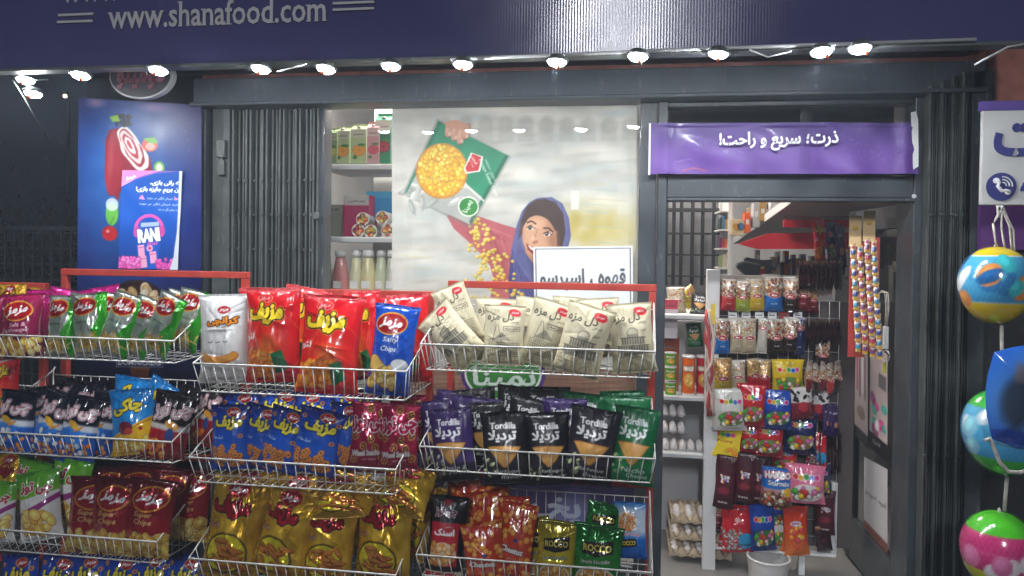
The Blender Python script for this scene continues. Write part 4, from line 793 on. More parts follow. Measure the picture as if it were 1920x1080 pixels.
DES = {   # painter, height/width, material, thickness, short look for labels, category
 'puff_red': (d_puff_red, 1.6, 'plastic', .26, 'large red cheese puff bag'), 'crunch': (d_crunch, 1.7, 'plastic', .34, 'white crunchy snack bag'),
 'salty': (d_salty, 1.75, 'plastic', .30, 'blue salted chips bag'), 'puff_blue': (d_puff_blue, 1.45, 'plastic', .28, 'blue ring snack bag'),
 'wheel': (d_wheel, 1.5, 'foil', .28, 'crimson wheel snack bag'), 'gold': (d_gold, 1.5, 'gold', .34, 'shiny gold snack bag'),
 'super': (d_super, 1.45, 'foil', .30, 'maroon potato chips bag'), 'lime': (d_lime, 1.45, 'plastic', .3, 'green and white chips bag'),
 'cheeblue': (d_cheeblue, 1.4, 'plastic', .3, 'navy and blue snack bag'), 'chaki': (d_chaki, 1.4, 'plastic', .28, 'sky blue yellow snack bag'),
 'cheered': (d_cheered, 1.45, 'plastic', .28, 'black and red snack bag'), 'magenta': (d_magenta, 1.4, 'plastic', .3, 'dark magenta chips bag'),
 'straw': (d_straw, 1.5, 'foil', .3, 'silver green potato straw bag'), 'cream_a': (lambda c: cream(c, 1), 1.5, 'kraft', .3, 'cream paper chips bag'),
 'cream_b': (lambda c: cream(c, 0), 1.5, 'kraft', .32, 'cream building print bag'),
 'tort_p': (lambda c: tort(c, '3A2462', '5A4A7A', 'Onion &', 'Parsley', '14121A'), 1.45, 'matte', .28, 'purple tortilla chips bag'),
 'tort_k': (lambda c: tort(c, '1C1B20', '3A3A3E', 'Barbeque', 'flavor', '101012'), 1.45, 'matte', .3, 'black tortilla chips bag'),
 'tort_d': (lambda c: tort(c, '2A2430', '463A4A', 'Barbeque', 'flavor', '121014'), 1.45, 'matte', .3, 'smoky violet tortilla chips bag'),
 'tort_g': (lambda c: tort(c, '10683A', '2E9A50', 'Nacho', 'Cheese', '127040'), 1.5, 'matte', .28, 'green tortilla chips bag'),
 'snackbox': (d_snackbox, 2.0, 'matte', .36, 'tall black and red snack pack'), 'cheetoz': (d_cheetoz, 1.7, 'plastic', .26, 'orange patterned snack ball bag'),
 'rocco_y': (lambda c: rocco(c, 'C8B41A', '8E8212'), 1.6, 'foil', .24, 'yellow noodle snack pack'), 'rocco_g': (lambda c: rocco(c, '1E8A2E', '136A22'), 1.45, 'foil', .24, 'green noodle snack pack'),
 'noodle': (d_noodle, 1.5, 'plastic', .24, 'blue noodle snack pack'), 'pink': (lambda c: c.vgrad([(0, 'D0248A'), (1, 'A81868')]), 1.3, 'foil', .3, 'hot pink foil snack bag'),
 'n_red': (lambda c: nuts(c, 'B02A2E'), 1.9, 'plastic', .4, 'clear and red nut bag'), 'n_lime': (lambda c: nuts(c, '9AA83A'), 1.9, 'plastic', .4, 'clear and lime nut bag'),
 'n_yel': (lambda c: nuts(c, 'D0AA2A', nut='D8B46A'), 1.9, 'plastic', .4, 'clear and yellow nut bag'), 'n_blue': (lambda c: nuts(c, '1E6AB8'), 1.6, 'plastic', .4, 'clear and blue nut bag'),
 'n_blk': (lambda c: nuts(c, '2A1A16'), 1.8, 'plastic', .4, 'clear and black nut bag'), 'n_mar': (lambda c: nuts(c, '6E1A22', nut='B8864A'), 1.9, 'plastic', .4, 'clear and maroon nut bag'),
 'n_crm': (lambda c: nuts(c, 'B8A88A', 'C4BCAE', 'D8C8A8'), 2.1, 'plastic', .35, 'clear and cream nut bag'), 'n_wht': (lambda c: nuts(c, 'C4BCB0', 'CEC8BE', 'A8443A', .3), 2.1, 'plastic', .35, 'narrow white nut bag'),
 'n_navy': (lambda c: nuts(c, '1A2450', '2A3466', '3A4470', .3), 2.2, 'plastic', .35, 'navy blue nut bag'), 'n_rr': (lambda c: nuts(c, 'C0202C', 'D8B070', 'E0B46A', .5), 1.9, 'foil', .4, 'golden and red corn nut bag'),
 'n_yy': (lambda c: nuts(c, 'C8B02A', 'D09A4A', 'E0A44A', .62), 1.8, 'foil', .4, 'golden and yellow corn nut bag'),
 'g_yel': (lambda c: gummy(c, 'E0C01E', 'C8A818'), 1.2, 'plastic', .2, 'yellow gummy candy bag'), 'g_wht': (lambda c: gummy(c, 'D8D6D0', 'C8C6C0'), 1.35, 'plastic', .2, 'white gummy candy bag'),
 'g_red': (lambda c: gummy(c, 'C8202A', '9A1820'), 1.3, 'plastic', .2, 'red gummy candy bag'), 'g_blu': (lambda c: gummy(c, '1A46A8', '16387E', '3A7A3A'), 1.4, 'plastic', .2, 'blue gummy candy bag'),
 'g_nvy': (lambda c: gummy(c, '141E56', '101848', '8A7A3A'), 1.4, 'plastic', .2, 'dark navy gummy candy bag'), 'g_cow': (lambda c: (c.vgrad([(0, 'D8D4D0'), (.45, 'D8D4D0'), (.5, '7A1A2A'), (1, '6A1422')]), c.bits(9, 5, 5, 95, c.y1*.4, 11, 6, ['1A1618']), c.ell(50, c.y1*.6, 22, 20, 'B8303E')), 1.3, 'plastic', .2, 'cow spotted toffee bag'),
 'g_pnk': (lambda c: gummy(c, 'E8789A', 'E8789A', 'E8E0DC'), 1.05, 'plastic', .2, 'pink marshmallow bag'), 'card_y': (lambda c: (c.vgrad([(0, 'F0D416'), (1, 'F0D416')]), [c.ell(26+16*k, c.y1*.22, 8, 9, q) for k, q in enumerate(('E8392E', '3AA83A', '2A62D0', 'E0489A'))], c.text('POPS', 50, c.y1*.45, 50, 'B03A20', hgt=10, bold=.05), c.bits(8, 55, c.y1*.6, 90, c.y1*.85, 8, 8, ['E88A1E', 'C8A41E'])), 1.25, 'paper', .05, 'bright yellow candy card'),
 'haribo': (d_haribo, 1.25, 'plastic', .2, 'blue topped starmix sweets bag'), 'pouch': (lambda c: pouch(c, '5A1A26', '3A1018'), 2.3, 'matte', .22, 'tall maroon chocolate pouch'),
 'halls': (lambda c: (c.vgrad([(0, 'C81E2A'), (.45, 'D0222E'), (1, 'B81A26')]), c.ell(50, c.y1*.30, 10, 8, 'F0B8B4'), c.bits(60, 4, c.y1*.5, 60, c.y1*.92, 6, 2.4, ['D8DAD8', '6A7A78', 'A8B0AC'], '3A4240'), c.ell(76, c.y1*.74, 26, 26, '2AA0D8'), c.text('چخفه', 70, c.y1*.82, 44, '18486E', hgt=12, bold=.05)), 1.5, 'plastic', .2, 'red and blue sweets bag'),
 'orangeg': (lambda c: (c.vgrad([(0, 'C83018'), (.4, 'D8481C'), (1, 'E87A1E')]), c.bits(16, 18, c.y1*.3, 84, c.y1*.84, 11, 9, ['F2A02A', 'E85A2A', 'F6C24A', 'E04A5A'], 'A02A12'), c.ell(46, c.y1*.34, 22, 9, 'D8D4E4'), c.text('Jelly', 46, c.y1*.34, 34, 'A01E50', hgt=9, bold=.05)), 1.7, 'plastic', .22, 'orange jelly pouch'),
 'choc': (lambda c: (c.vgrad([(0, 'C8A890'), (.10, '8A5A44'), (.2, '35141A'), (1, '2A0E14')]), c.ell(50, c.y1*.55, 24, 16, '5A2A30', .7, 0, .3)), 2.0, 'plastic', .18, 'dark brown chocolate bag'), 'milk': (lambda c: (c.vgrad([(0, '3A2266'), (1, '2E1A52')]), c.text('MILK', 50, c.y1*.25, 50, 'E8E4F0', hgt=10, bold=.06), c.ell(50, c.y1*.62, 20, 16, 'C8946A')), 1.8, 'plastic', .16, 'purple chocolate bag'),
}
_bm = {}
def bag_meshes(des, seed, res):
    k = (des, seed, res)
    if k in _bm: return _bm[k]
    fn, H, mk, TH, look = DES[des]
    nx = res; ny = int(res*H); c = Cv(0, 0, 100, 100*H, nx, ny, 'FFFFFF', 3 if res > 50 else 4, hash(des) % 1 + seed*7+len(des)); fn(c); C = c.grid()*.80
    rs = np.random.RandomState(seed*31+len(des)*7+sum(map(ord, des)) % 997)
    u = np.linspace(-1, 1, nx)[None, :]; v = np.linspace(0, 1, ny)[:, None]; U = u+0*v; V = v+0*u
    sl = .035 if des not in ('card_y',) else .0
    e = np.sin(math.pi*np.clip((V-sl)/(1-2*sl), 0, 1))**.5; prof = np.clip(1-np.abs(U)**2.4, 0, 1)**.7
    TH = TH*1.5; asym = .75+.5*np.clip(1-V, 0, 1); t_ = .5*TH*e*prof*asym
    t_ = t_*(1+.30*(vnoise(U*1.6+7, V*2.2+3, seed+5)-.5))
    pl = (np.exp(-V/.13)+np.exp(-(1-V)/.13)); rdg = 1-np.abs(2*vnoise(U*5.5+20, V*1.5+5, seed+9)-1)*2
    t_ = t_+.022*pl*rdg*prof*np.clip(e*3, 0, 1)*(TH/.28)
    hard = {'foil': 1.15, 'gold': 2.0, 'plastic': .9, 'matte': .7, 'kraft': 1.0, 'paper': .2}[mk]
    for q in range(int(9+9*hard)):
        cx, cy, an = rs.uniform(-1, 1), rs.uniform(0, 1), rs.uniform(0, math.pi); L_ = rs.uniform(.15, .5); wd = rs.uniform(.02, .06)
        if q % 2 == 0: cx = rs.choice([-1, 1])*rs.uniform(.6, 1); cy = rs.choice([rs.uniform(0, .25), rs.uniform(.75, 1)]); an = math.atan2((.5-cy), -cx)
        X_, Y_ = (U-cx)*.5, (V-cy)*H; a = X_*math.cos(an)+Y_*math.sin(an); d = -X_*math.sin(an)+Y_*math.cos(an)
        t_ = t_+rs.choice([-1, 1, 1])*.017*hard*np.exp(-np.abs(d)/wd)*np.exp(-(a/L_)**2)*prof
    t_ = t_+.016*hard*(vnoise(U*7+3, V*9*H/1.4, seed+77)-.5)*prof*np.clip(e*3, 0, 1)
    x = .5*U*(1-.10*e)+.012*(vnoise(V*4, V*0+seed, seed)-.5); z = V*H+.012*np.cos(U*3.1+seed)*(V-.5)
    bend = .03*np.sin(V*2.2+seed)*H+.02*np.sin(U*2+seed)*(1-e)
    Pf = np.stack([x, bend-t_, z], -1); tb = .5*TH*e*prof*asym*.9; Pb = np.stack([x, bend+tb, z], -1)[::2, ::2]
    k0, k1 = (int(ny*sl)+1, int(ny*(1-sl))-1) if res > 50 else (0, ny)
    out = {}
    front = grid_mesh('front', Pf[k0:k1], C[k0:k1]); 
    vb = np.linspace(k0, k1-1, 14).astype(int); ub = np.linspace(0, nx-1, 12).astype(int)
    Pbb = np.stack([x, bend+tb, z], -1)[np.ix_(vb, ub)]; Cb = C[np.ix_(vb, ub)]*0+C.reshape(-1, 3).mean(0)
    # join front and back into one body mesh
    bm = bmesh.new(); bm.from_mesh(front); mb = grid_mesh('back', Pbb, Cb, flip=True); bm.from_mesh(mb)
    me = bpy.data.meshes.new('bag_body'); bm.to_mesh(me); bm.free(); bpy.data.meshes.remove(front); bpy.data.meshes.remove(mb)
    me.materials.append(M[mk]); out['body'] = me
    if res > 50:
        for nm, a, b in (('bottom_seal', 0, k0+1), ('top_seal', k1-1, ny)):
            P_ = Pf[a:b].copy(); zig = .006*((np.arange(nx) % 2)*2-1)
            P_[0 if a == 0 else -1, :, 2] += zig
            s_ = grid_mesh(nm, P_, C[a:b]*.92); s_.materials.append(M['foil'] if mk in ('gold', 'foil') else M['sealm'] if mk != 'kraft' else M['kraft']); out[nm] = s_
    _bm[k] = out; return out
NB = [0]
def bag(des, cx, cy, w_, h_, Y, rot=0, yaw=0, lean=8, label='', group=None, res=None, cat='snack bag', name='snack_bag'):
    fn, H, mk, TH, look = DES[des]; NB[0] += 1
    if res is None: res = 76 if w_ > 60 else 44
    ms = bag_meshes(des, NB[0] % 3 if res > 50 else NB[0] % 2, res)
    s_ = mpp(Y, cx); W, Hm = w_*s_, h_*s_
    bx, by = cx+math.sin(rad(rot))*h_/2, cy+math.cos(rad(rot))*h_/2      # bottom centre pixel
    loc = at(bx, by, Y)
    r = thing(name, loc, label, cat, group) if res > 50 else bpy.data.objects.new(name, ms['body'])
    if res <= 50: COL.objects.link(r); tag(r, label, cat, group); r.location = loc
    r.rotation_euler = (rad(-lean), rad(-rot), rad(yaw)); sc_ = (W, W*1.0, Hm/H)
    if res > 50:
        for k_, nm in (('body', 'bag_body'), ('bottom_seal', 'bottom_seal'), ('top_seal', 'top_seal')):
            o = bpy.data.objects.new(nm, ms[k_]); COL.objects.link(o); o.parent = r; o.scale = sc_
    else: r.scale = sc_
    return r
ORD = ['first', 'second', 'third', 'fourth', 'fifth', 'sixth', 'seventh', 'eighth', 'ninth', 'tenth', 'eleventh', 'twelfth']
def row(place, rowname, items, Y, group, lean=8, **kw):
    """items (design, cx, cy, w, h, rot[, dY]); labels by look and order within the row"""
    items = sorted(items, key=lambda t: t[1])
    for i, it in enumerate(items):
        des, cx, cy, w_, h_, rt_ = it[:6]; dY = it[6] if len(it) > 6 else 0
        n = len(items); pos = 'leftmost' if i == 0 else 'rightmost' if i == n-1 else ORD[i]+' from left'
        jr = random.Random(cx*13+cy*7+len(des)); rt_ += jr.gauss(0, 3); w_ *= jr.uniform(.97, 1.06); h_ *= jr.uniform(.97, 1.05)
        lab = f"{DES[des][4]}, {pos} in {rowname}row, {place}"
        assert 4 <= len(lab.split()) <= 16, lab
        bag(des, cx, cy, w_, h_, Y+dY, rt_, random.Random(cx*7+cy).uniform(-9, 9), lean, lab, group, **kw)

# ================================================================== RACKS
def basket(rack, FL, FR, drop, BL, BR, Yf, Yb, name='basket', nw=21, floor_rise=0):
    """wire basket: front rail FL-FR (pixels at Yf), back hooks BL, BR (pixels at Yb)"""
    a, b = at(*FL, Yf), at(*FR, Yf); zf = (a.z+b.z)/2; a.z = b.z = zf; dz_ = drop*mpp(Yf, FL[0])
    c, d = at(*BL, Yb), at(*BR, Yb); zb_ = (c.z+d.z)/2; c.z = d.z = zb_
    c.x += (a.x-c.x)*.0; fb = .02
    A, B = Vector((a.x+.015, Yf+.03, zf-dz_)), Vector((b.x-.015, Yf+.03, zf-dz_))
    zr = zf-dz_+floor_rise; Cc, D = Vector((c.x, Yb, zr)), Vector((d.x, Yb, zr)); Yt = Yb
    bm = bmesh.new(); bm_tube(bm, [c, a, b, d], .0036, 6); bm_tube(bm, [Cc, A, B, D], .0028, 6)
    for i in range(nw+1):
        f = i/nw; p = a.lerp(b, f); q = A.lerp(B, f); bm_tube(bm, [p, q], .0019, 4)
    root = ob(name, bm, M['wire'], rack)
    bm = bmesh.new()
    for i in range(nw+1): f = i/nw; bm_tube(bm, [A.lerp(B, f), Cc.lerp(D, f)], .0012, 4)
    for f in (.25, .5, .75): bm_tube(bm, [A.lerp(Cc, f), B.lerp(D, f)], .0022, 4)
    ob('basket_floor', bm, M['wire'], root)
    for (p0, p1, q0, q1) in ((a, A, c, Cc), (b, B, d, D)):
        bm = bmesh.new()
        for i in range(1, 9): f = i/8; bm_tube(bm, [p0.lerp(q0, f), p1.lerp(q1, f)], .0018, 4)
        bm_tube(bm, [q0+Vector((0, .012, .012)), q0, q1], .0032, 5); ob('side_panel', bm, M['wire'], root)
    bm = bmesh.new(); bm_tube(bm, [c-Vector((0, 0, .02)), d-Vector((0, 0, .02))], .0024, 5)
    for i in range(nw): f = (i+.5)/nw; bm_tube(bm, [c.lerp(d, f)-Vector((0, 0, .02)), Cc.lerp(D, f)], .0015, 4)
    ob('back_panel', bm, M['wire'], root); return root
def rack(xl, xr_, ytop, Yb, label, yl=None, depth_px=None, wid=13):
    p, q = at(xl, ytop, Yb), at(xr_, ytop, Yb); zt = (p.z+q.z)/2; t = thing('display_rack', (p.x, Yb, 0), label, 'display rack', 'red display racks in front of the shop')
    h = wid*mpp(Yb)
    for x in (p.x, q.x-h): ob('upright', boxes(((x, Yb+.004, .03), (x+h, Yb+.004+h, zt-h-.001))), M['red'], t, bev=.002)
    ob('top_bar', boxes(((p.x-.001, Yb+.003, zt-h), (q.x+.001, Yb+.006+h, zt))), M['red'], t, bev=.002)
    for z in (.25, .75): ob('cross_bar', boxes(((p.x+h, Yb+.008, z), (q.x-h, Yb+.004+h*.8, z+h))), M['red'], t, bev=.002)
    for x in (p.x, q.x-h): ob('foot', boxes(((x, Yb-.30, 0), (x+h, Yb+.1, .029))), M['red'], t, bev=.002)
    return t
YB, YFr = -.36, -.70
r3 = rack(840, 1231, 530, YB, 'red rack nearest the doorway holding cream, tortilla and noodle bags')
basket(r3, (788, 642), (1229, 663), 50, (843, 566), (1226, 566), YFr, YB)
basket(r3, (786, 836), (1229, 862), 48, (843, 742), (1222, 742), YFr, YB)
basket(r3, (780, 1042), (1224, 1072), 45, (838, 900), (1218, 922), YFr, YB)
r2 = rack(452, 812, 543, YB-.01, 'red middle rack holding large red, blue and gold snack bags')
basket(r2, (362, 678), (762, 700), 55, (450, 610), (808, 620), YFr-.04, YB-.01)
basket(r2, (354, 864), (742, 874), 50, (448, 745), (806, 760), YFr-.04, YB-.01)
basket(r2, (354, 1046), (742, 1080), 50, (448, 900), (806, 930), YFr-.04, YB-.01)
r1 = rack(113, 462, 507, YB, 'red left rack holding green straw, blue and maroon chips bags')
basket(r1, (-35, 634), (326, 632), 42, (118, 560), (404, 560), YFr-.02, YB)
basket(r1, (-35, 800), (322, 838), 42, (100, 690), (440, 712), YFr-.02, YB)
basket(r1, (-40, 996), (294, 1010), 45, (65, 860), (396, 880), YFr-.02, YB)
basket(r1, (-40, 1165), (290, 1185), 45, (65, 1050), (390, 1060), YFr-.02, YB)
r0 = rack(-290, 82, 527, YB+.02, 'red rack cut off by the left edge holding gold and red bags')
for y0 in (640, 800, 1000): basket(r0, (-380, y0), (-52, y0), 42, (-280, y0-90), (72, y0-95), YFr, YB+.02)

PT, PM, PB = 'top basket of right rack', 'middle basket of right rack', 'bottom basket of right rack'
G = 'cream paper bags in the right rack'
bag('cream_b', 838, 634, 84, 128, -.63, 47, -10, 8, 'cream paper bag slumped sideways at the left end of the right rack', G)
bag('cream_a', 858, 592, 68, 118, -.55, 24, 5, 8, 'cream paper bag with yellow side, tilted behind the slumped one', G)
row(PT, 'front ', [('cream_a', 944, 628, 80, 116, -3), ('cream_a', 1024, 625, 80, 122, -14, .02), ('cream_b', 1092, 638, 90, 134, -11, -.01), ('cream_b', 1184, 634, 88, 128, 9)], -.62, G)
row(PT, 'rear ', [('cream_a', 926, 618, 80, 118, 3), ('cream_b', 1000, 615, 80, 110, -2), ('cream_a', 1072, 612, 84, 112, -4), ('cream_b', 1124, 615, 80, 110, 4)], -.48, G)
G = 'tortilla bags in the right rack'
row(PM, 'front ', [('tort_p', 845, 836, 90, 135, 7), ('tort_k', 945, 842, 92, 132, 1, -.01), ('tort_k', 1027, 842, 88, 132, -1), ('tort_d', 1108, 836, 94, 138, -6), ('tort_g', 1186, 836, 84, 138, -3)], -.63, G)
row(PM, 'second ', [('tort_p', 818, 815, 60, 120, 10), ('tort_p', 884, 810, 90, 128, -3), ('tort_k', 908, 815, 80, 120, 4, -.02), ('tort_k', 985, 805, 84, 120, -5, .01), ('tort_p', 1058, 812, 84, 125, 3), ('tort_g', 1176, 812, 90, 130, 0)], -.54, G)
row(PM, 'rear ', [('tort_p', 850, 790, 80, 110, -6), ('tort_k', 890, 785, 90, 112, 5), ('tort_k', 960, 782, 80, 110, -8), ('tort_k', 1022, 785, 95, 112, 2), ('tort_g', 1094, 795, 84, 112, -4), ('tort_g', 1166, 792, 86, 118, 3)], -.45, G)
G = 'snack packs in the bottom basket of the right rack'
row(PB, 'front ', [('snackbox', 834, 1012, 72, 156, -2), ('cheetoz', 907, 1040, 78, 112, 2), ('cheetoz', 965, 1012, 68, 128, -6, .02), ('rocco_y', 1040, 1044, 76, 128, -5), ('rocco_g', 1118, 1050, 92, 126, -3)], -.63, G)
row(PB, 'second ', [('cheetoz', 905, 985, 80, 118, 3), ('cheetoz', 962, 980, 60, 96, -3), ('rocco_y', 1008, 1034, 62, 118, 6), ('rocco_g', 1128, 990, 72, 88, -10), ('noodle', 1180, 996, 64, 100, 3)], -.53, G)
row(PB, 'rear ', [('cheetoz', 878, 960, 64, 108, 8), ('cheetoz', 914, 955, 72, 90, -4)], -.45, G)
PT, PM, PB = 'top basket of middle rack', 'middle basket of middle rack', 'bottom basket of middle rack'
G = 'bags in the middle rack'
row(PT, 'front ', [('crunch', 414, 634, 92, 164, 2), ('puff_red', 506, 628, 112, 182, -1), ('puff_red', 614, 645, 122, 178, -1, -.01), ('salty', 733, 656, 88, 164, -6)], -.655, G)
row(PT, 'rear ', [('crunch', 440, 640, 80, 150, -3), ('puff_red', 478, 615, 90, 150, 8), ('puff_red', 560, 612, 90, 150, -6), ('puff_red', 672, 628, 80, 165, -3), ('puff_red', 745, 635, 120, 160, 0)], -.52, G)
row(PM, 'front ', [('puff_blue', 426, 820, 76, 120, 2), ('puff_blue', 484, 820, 76, 116, -8, .03), ('puff_blue', 528, 824, 88, 118, -13), ('puff_blue', 592, 828, 92, 118, -14, -.01), ('puff_blue', 643, 818, 66, 122, -2, .03), ('wheel', 690, 816, 74, 122, 2, .01), ('wheel', 746, 820, 76, 120, -3)], -.655, G)
row(PM, 'rear ', [('puff_blue', 452, 792, 82, 116, 9), ('puff_blue', 515, 786, 90, 110, -10), ('puff_blue', 575, 792, 86, 112, 6), ('puff_blue', 640, 785, 84, 110, -5), ('puff_blue', 680, 784, 70, 110, 0), ('wheel', 762, 796, 76, 110, 3)], -.52, G)
row(PB, 'front ', [('gold', 438, 992, 118, 180, -5), ('gold', 530, 1000, 112, 172, -8, -.02), ('gold', 614, 1015, 104, 160, -3, -.02), ('gold', 716, 1008, 118, 172, -5)], -.655, G)
row(PB, 'second ', [('gold', 470, 960, 110, 150, 6), ('gold', 560, 965, 110, 150, 4), ('gold', 650, 960, 100, 140, -8), ('gold', 776, 975, 84, 150, -10)], -.55, G)
bag('gold', 628, 924, 108, 92, -.68, 5, 8, 52, 'gold snack bag lying flat across the standing gold bags, left one of two', G)
bag('gold', 745, 915, 116, 96, -.66, -5, -8, 50, 'gold snack bag lying flat across the standing gold bags, right one of two', G)
for i, x in enumerate((400, 480, 560, 640, 720)): bag('super', x, 1165, 84, 120, -.63, i*3-6, 0, 8, f'maroon bag edge below the gold bags, {ORD[i]} from left', 'maroon bags at the foot of the middle rack')
PT, PM, PB = 'top basket of left rack', 'middle basket of left rack', 'third basket of left rack'
G = 'bags in the left rack'
row(PT, 'front ', [('magenta', 34, 612, 84, 118, 3), ('magenta', -30, 612, 80, 115, 3), ('straw', 108, 612, 70, 112, 6), ('straw', 164, 608, 74, 118, 2), ('straw', 222, 608, 70, 122, -16), ('straw', 262, 612, 62, 112, -20, .02), ('straw', 304, 608, 68, 120, -24), ('straw', 348, 600, 62, 112, -8, .08)], -.66, G)
row(PT, 'rear ', [('pink', 60, 596, 70, 104, 5), ('pink', 118, 600, 84, 116, -8), ('pink', 185, 598, 84, 118, 10), ('straw', 138, 604, 60, 104, -5, -.05), ('straw', 198, 602, 64, 106, 0, -.05), ('straw', 328, 598, 70, 106, -18)], -.52, G)
row(PM, 'front ', [('cheeblue', 22, 792, 86, 118, -4), ('cheeblue', 100, 796, 84, 118, -12), ('cheeblue', 145, 802, 86, 118, -8, -.02), ('cheeblue', 186, 796, 68, 122, -5, .01), ('chaki', 244, 792, 86, 124, 2, -.01), ('cheered', 314, 798, 86, 122, -10)], -.66, G)
row(PM, 'rear ', [('cheeblue', 66, 778, 80, 106, 8), ('cheeblue', 128, 768, 84, 110, -6), ('cheeblue', 190, 770, 80, 106, 5), ('chaki', 236, 760, 76, 104, -4), ('chaki', 282, 768, 62, 116, -26), ('cheered', 350, 782, 72, 114, -10), ('cheered', 384, 778, 50, 118, -6, -.02)], -.53, G)
row(PB, 'front ', [('lime', -6, 960, 66, 112, -2), ('lime', 68, 950, 84, 124, 12), ('super', 168, 968, 100, 138, 3, .01), ('super', 208, 970, 96, 140, -4, -.01), ('super', 272, 972, 104, 144, -6, -.02)], -.66, G)
row(PB, 'rear ', [('lime', 50, 915, 84, 112, -8), ('lime', 122, 928, 88, 140, -10, -.05), ('super', 196, 940, 84, 124, 4), ('super', 250, 936, 90, 124, -4), ('super', 308, 945, 84, 130, -8, -.04), ('super', 352, 948, 74, 130, -6), ('super', 286, 925, 90, 110, 6, .05)], -.53, G)
for i, (x, r_) in enumerate(((25, 6), (90, -8), (150, 3), (215, -4), (275, 8), (335, -6))): bag('puff_blue', x, 1110, 84, 130, -.6, r_, 0, 12, f'blue snack bag peeking up at the foot of the left rack, {ORD[i]} from left', 'blue bags at the foot of the left rack')
G = 'bags in the rack at the left edge'
bag('gold', 18, 578, 62, 92, -.56, 4, 0, 8, 'small gold bag at the far left behind the magenta bag', G); bag('gold', -30, 578, 62, 92, -.56, -4, 0, 8, 'small gold bag half outside the picture at far left', G)
bag('gold', 66, 580, 54, 80, -.44, -8, 0, 8, 'small gold bag under the red bar at far left', G)
bag('puff_red', 2, 722, 66, 116, -.42, 2, 0, 8, 'glossy red bag low at the far left edge', G); bag('gold', 12, 908, 66, 110, -.45, 5, 0, 8, 'gold foil bag low at the far left edge below the red bag', G)

# ================================================================== GOODS BEHIND THE WINDOW
def board(label, xa, xb_, y, Y, d, th=10, m='white', back=False):
    t = thing('shelf', at(xa, y, Y), label, 'shelf')
    p, q = at(xa, y, Y), at(xb_, y, Y); z = (p.z+q.z)/2; h = th*mpp(Y, xa)
    ob('shelf_board', boxes(((p.x, Y, z-h), (q.x, Y+d, z))), M[m], t, bev=.002)
    ob('price_rail', boxes(((p.x, Y-.006, z-h*.95), (q.x, Y-.0005, z-h*.25))), M['grey'], t); return z
def carton(x, yt, yb, w_, Y, cols, label, cat='juice carton', name='juice_carton', roof=True, fruit=None, group=None, word_=None, d=None):
    p, q = at(x-w_/2, yb, Y), at(x+w_/2, yt, Y); W, H = q.x-p.x, q.z-p.z; D = d or W*.95
    t = thing(name, ((p.x+q.x)/2, Y, p.z), label, cat, group)
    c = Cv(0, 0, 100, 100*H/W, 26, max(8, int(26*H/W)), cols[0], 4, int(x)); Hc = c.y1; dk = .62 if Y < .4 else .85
    c.rect(0, Hc*.25, 100, Hc, cols[1]); c.text('Juice' if word_ is None else word_, 50, Hc*.16, 64, '4A4A48', hgt=Hc*.06, bold=.02)
    if fruit: c.ell(55, Hc*.62, 40, 40, fruit[0]); c.ell(55, Hc*.62, 34, 34, fruit[1]); c.ell(30, Hc*.82, 14, 14, '3A7A2A'); [c.line([(55, Hc*.62), (55+32*math.cos(a), Hc*.62+32*math.sin(a))], 3, fruit[0]) for a in np.arange(0, 6.3, .8)]; c.ell(70, Hc*.46, 26, 10, '4A8A3A')
    bm = bmesh.new(); bm_box(bm, (-W/2, 0, 0), (W/2, D, H*(.86 if roof else 1)))
    if roof: zt = H*.86; bm_prism(bm, [(-W/2, 0, zt+.0005), (-W/2, D, zt+.0005), (-W/2, D*.5, H*.97)], (W, 0, 0)); bm_box(bm, (-W*.48, D*.46, H*.955), (W*.48, D*.54, H*1.02))
    ob('carton_body', bm, solid('carton card', tuple(lin(hexc(cols[1]))*.8), rough=.4), t, world=False)
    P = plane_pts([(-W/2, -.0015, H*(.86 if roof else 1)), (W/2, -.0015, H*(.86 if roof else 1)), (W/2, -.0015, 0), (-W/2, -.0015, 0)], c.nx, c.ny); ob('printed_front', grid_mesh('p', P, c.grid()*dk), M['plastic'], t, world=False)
    if roof: bm = bmesh.new(); bm_lathe(bm, [(W*.14, 0), (W*.14, W*.12)], 10, (0, D*.2, H*.9)); ob('cap', bm, M['grey'], t, world=False)
    return t
board('upper white shelf behind the window holding juice cartons', 600, 745, 308, .22, .38)
for i, (x, yt, w_, c_, f, lb) in enumerate(((618, 240, 28, ('B9C49A', '8FA878'), ('B8C040', 'D8D870'), 'green juice carton at the left end of the upper window shelf'), (641, 236, 30, ('C9CCBC', 'B4C896'), ('E08A1E', 'F2B040'), 'orange juice carton, left one of the two on the upper window shelf'), (672, 232, 30, ('C9CCBC', 'B4C896'), ('E08A1E', 'F2B040'), 'orange juice carton, right one of the two on the upper window shelf'), (699, 228, 24, ('D0BCBC', 'C89AA0'), ('A82A3A', 'D8606A'), 'pink grapefruit juice carton on the upper window shelf'), (718, 212, 30, ('D8DAD4', '2E7A5A'), ('8A1E34', 'B03A4A'), 'tall white and green juice carton next to the poster edge'))):
    carton(x, yt, 306, w_, .26+.012*i, c_, lb, fruit=f, group='juice cartons on the upper window shelf')
board('middle white shelf behind the window holding boxes and cup lids', 598, 745, 444, .22, .38)
carton(623, 384, 443, 44, .30, ('B8B4A4', 'A8A698'), 'low grey cardboard box at the left end of the middle window shelf', 'box', 'cardboard_box', False, word_='MILK')
carton(668, 366, 443, 48, .27, ('C4BEB8', 'B0305E'), 'white and magenta carton on the middle window shelf', 'box', 'cardboard_box', False, word_='بستنی')
carton(711, 359, 410, 50, .36, ('4FB0E0', '3A9AD8'), 'sky blue pack behind the round lids on the middle window shelf', 'box', 'cardboard_box', False, word_='')
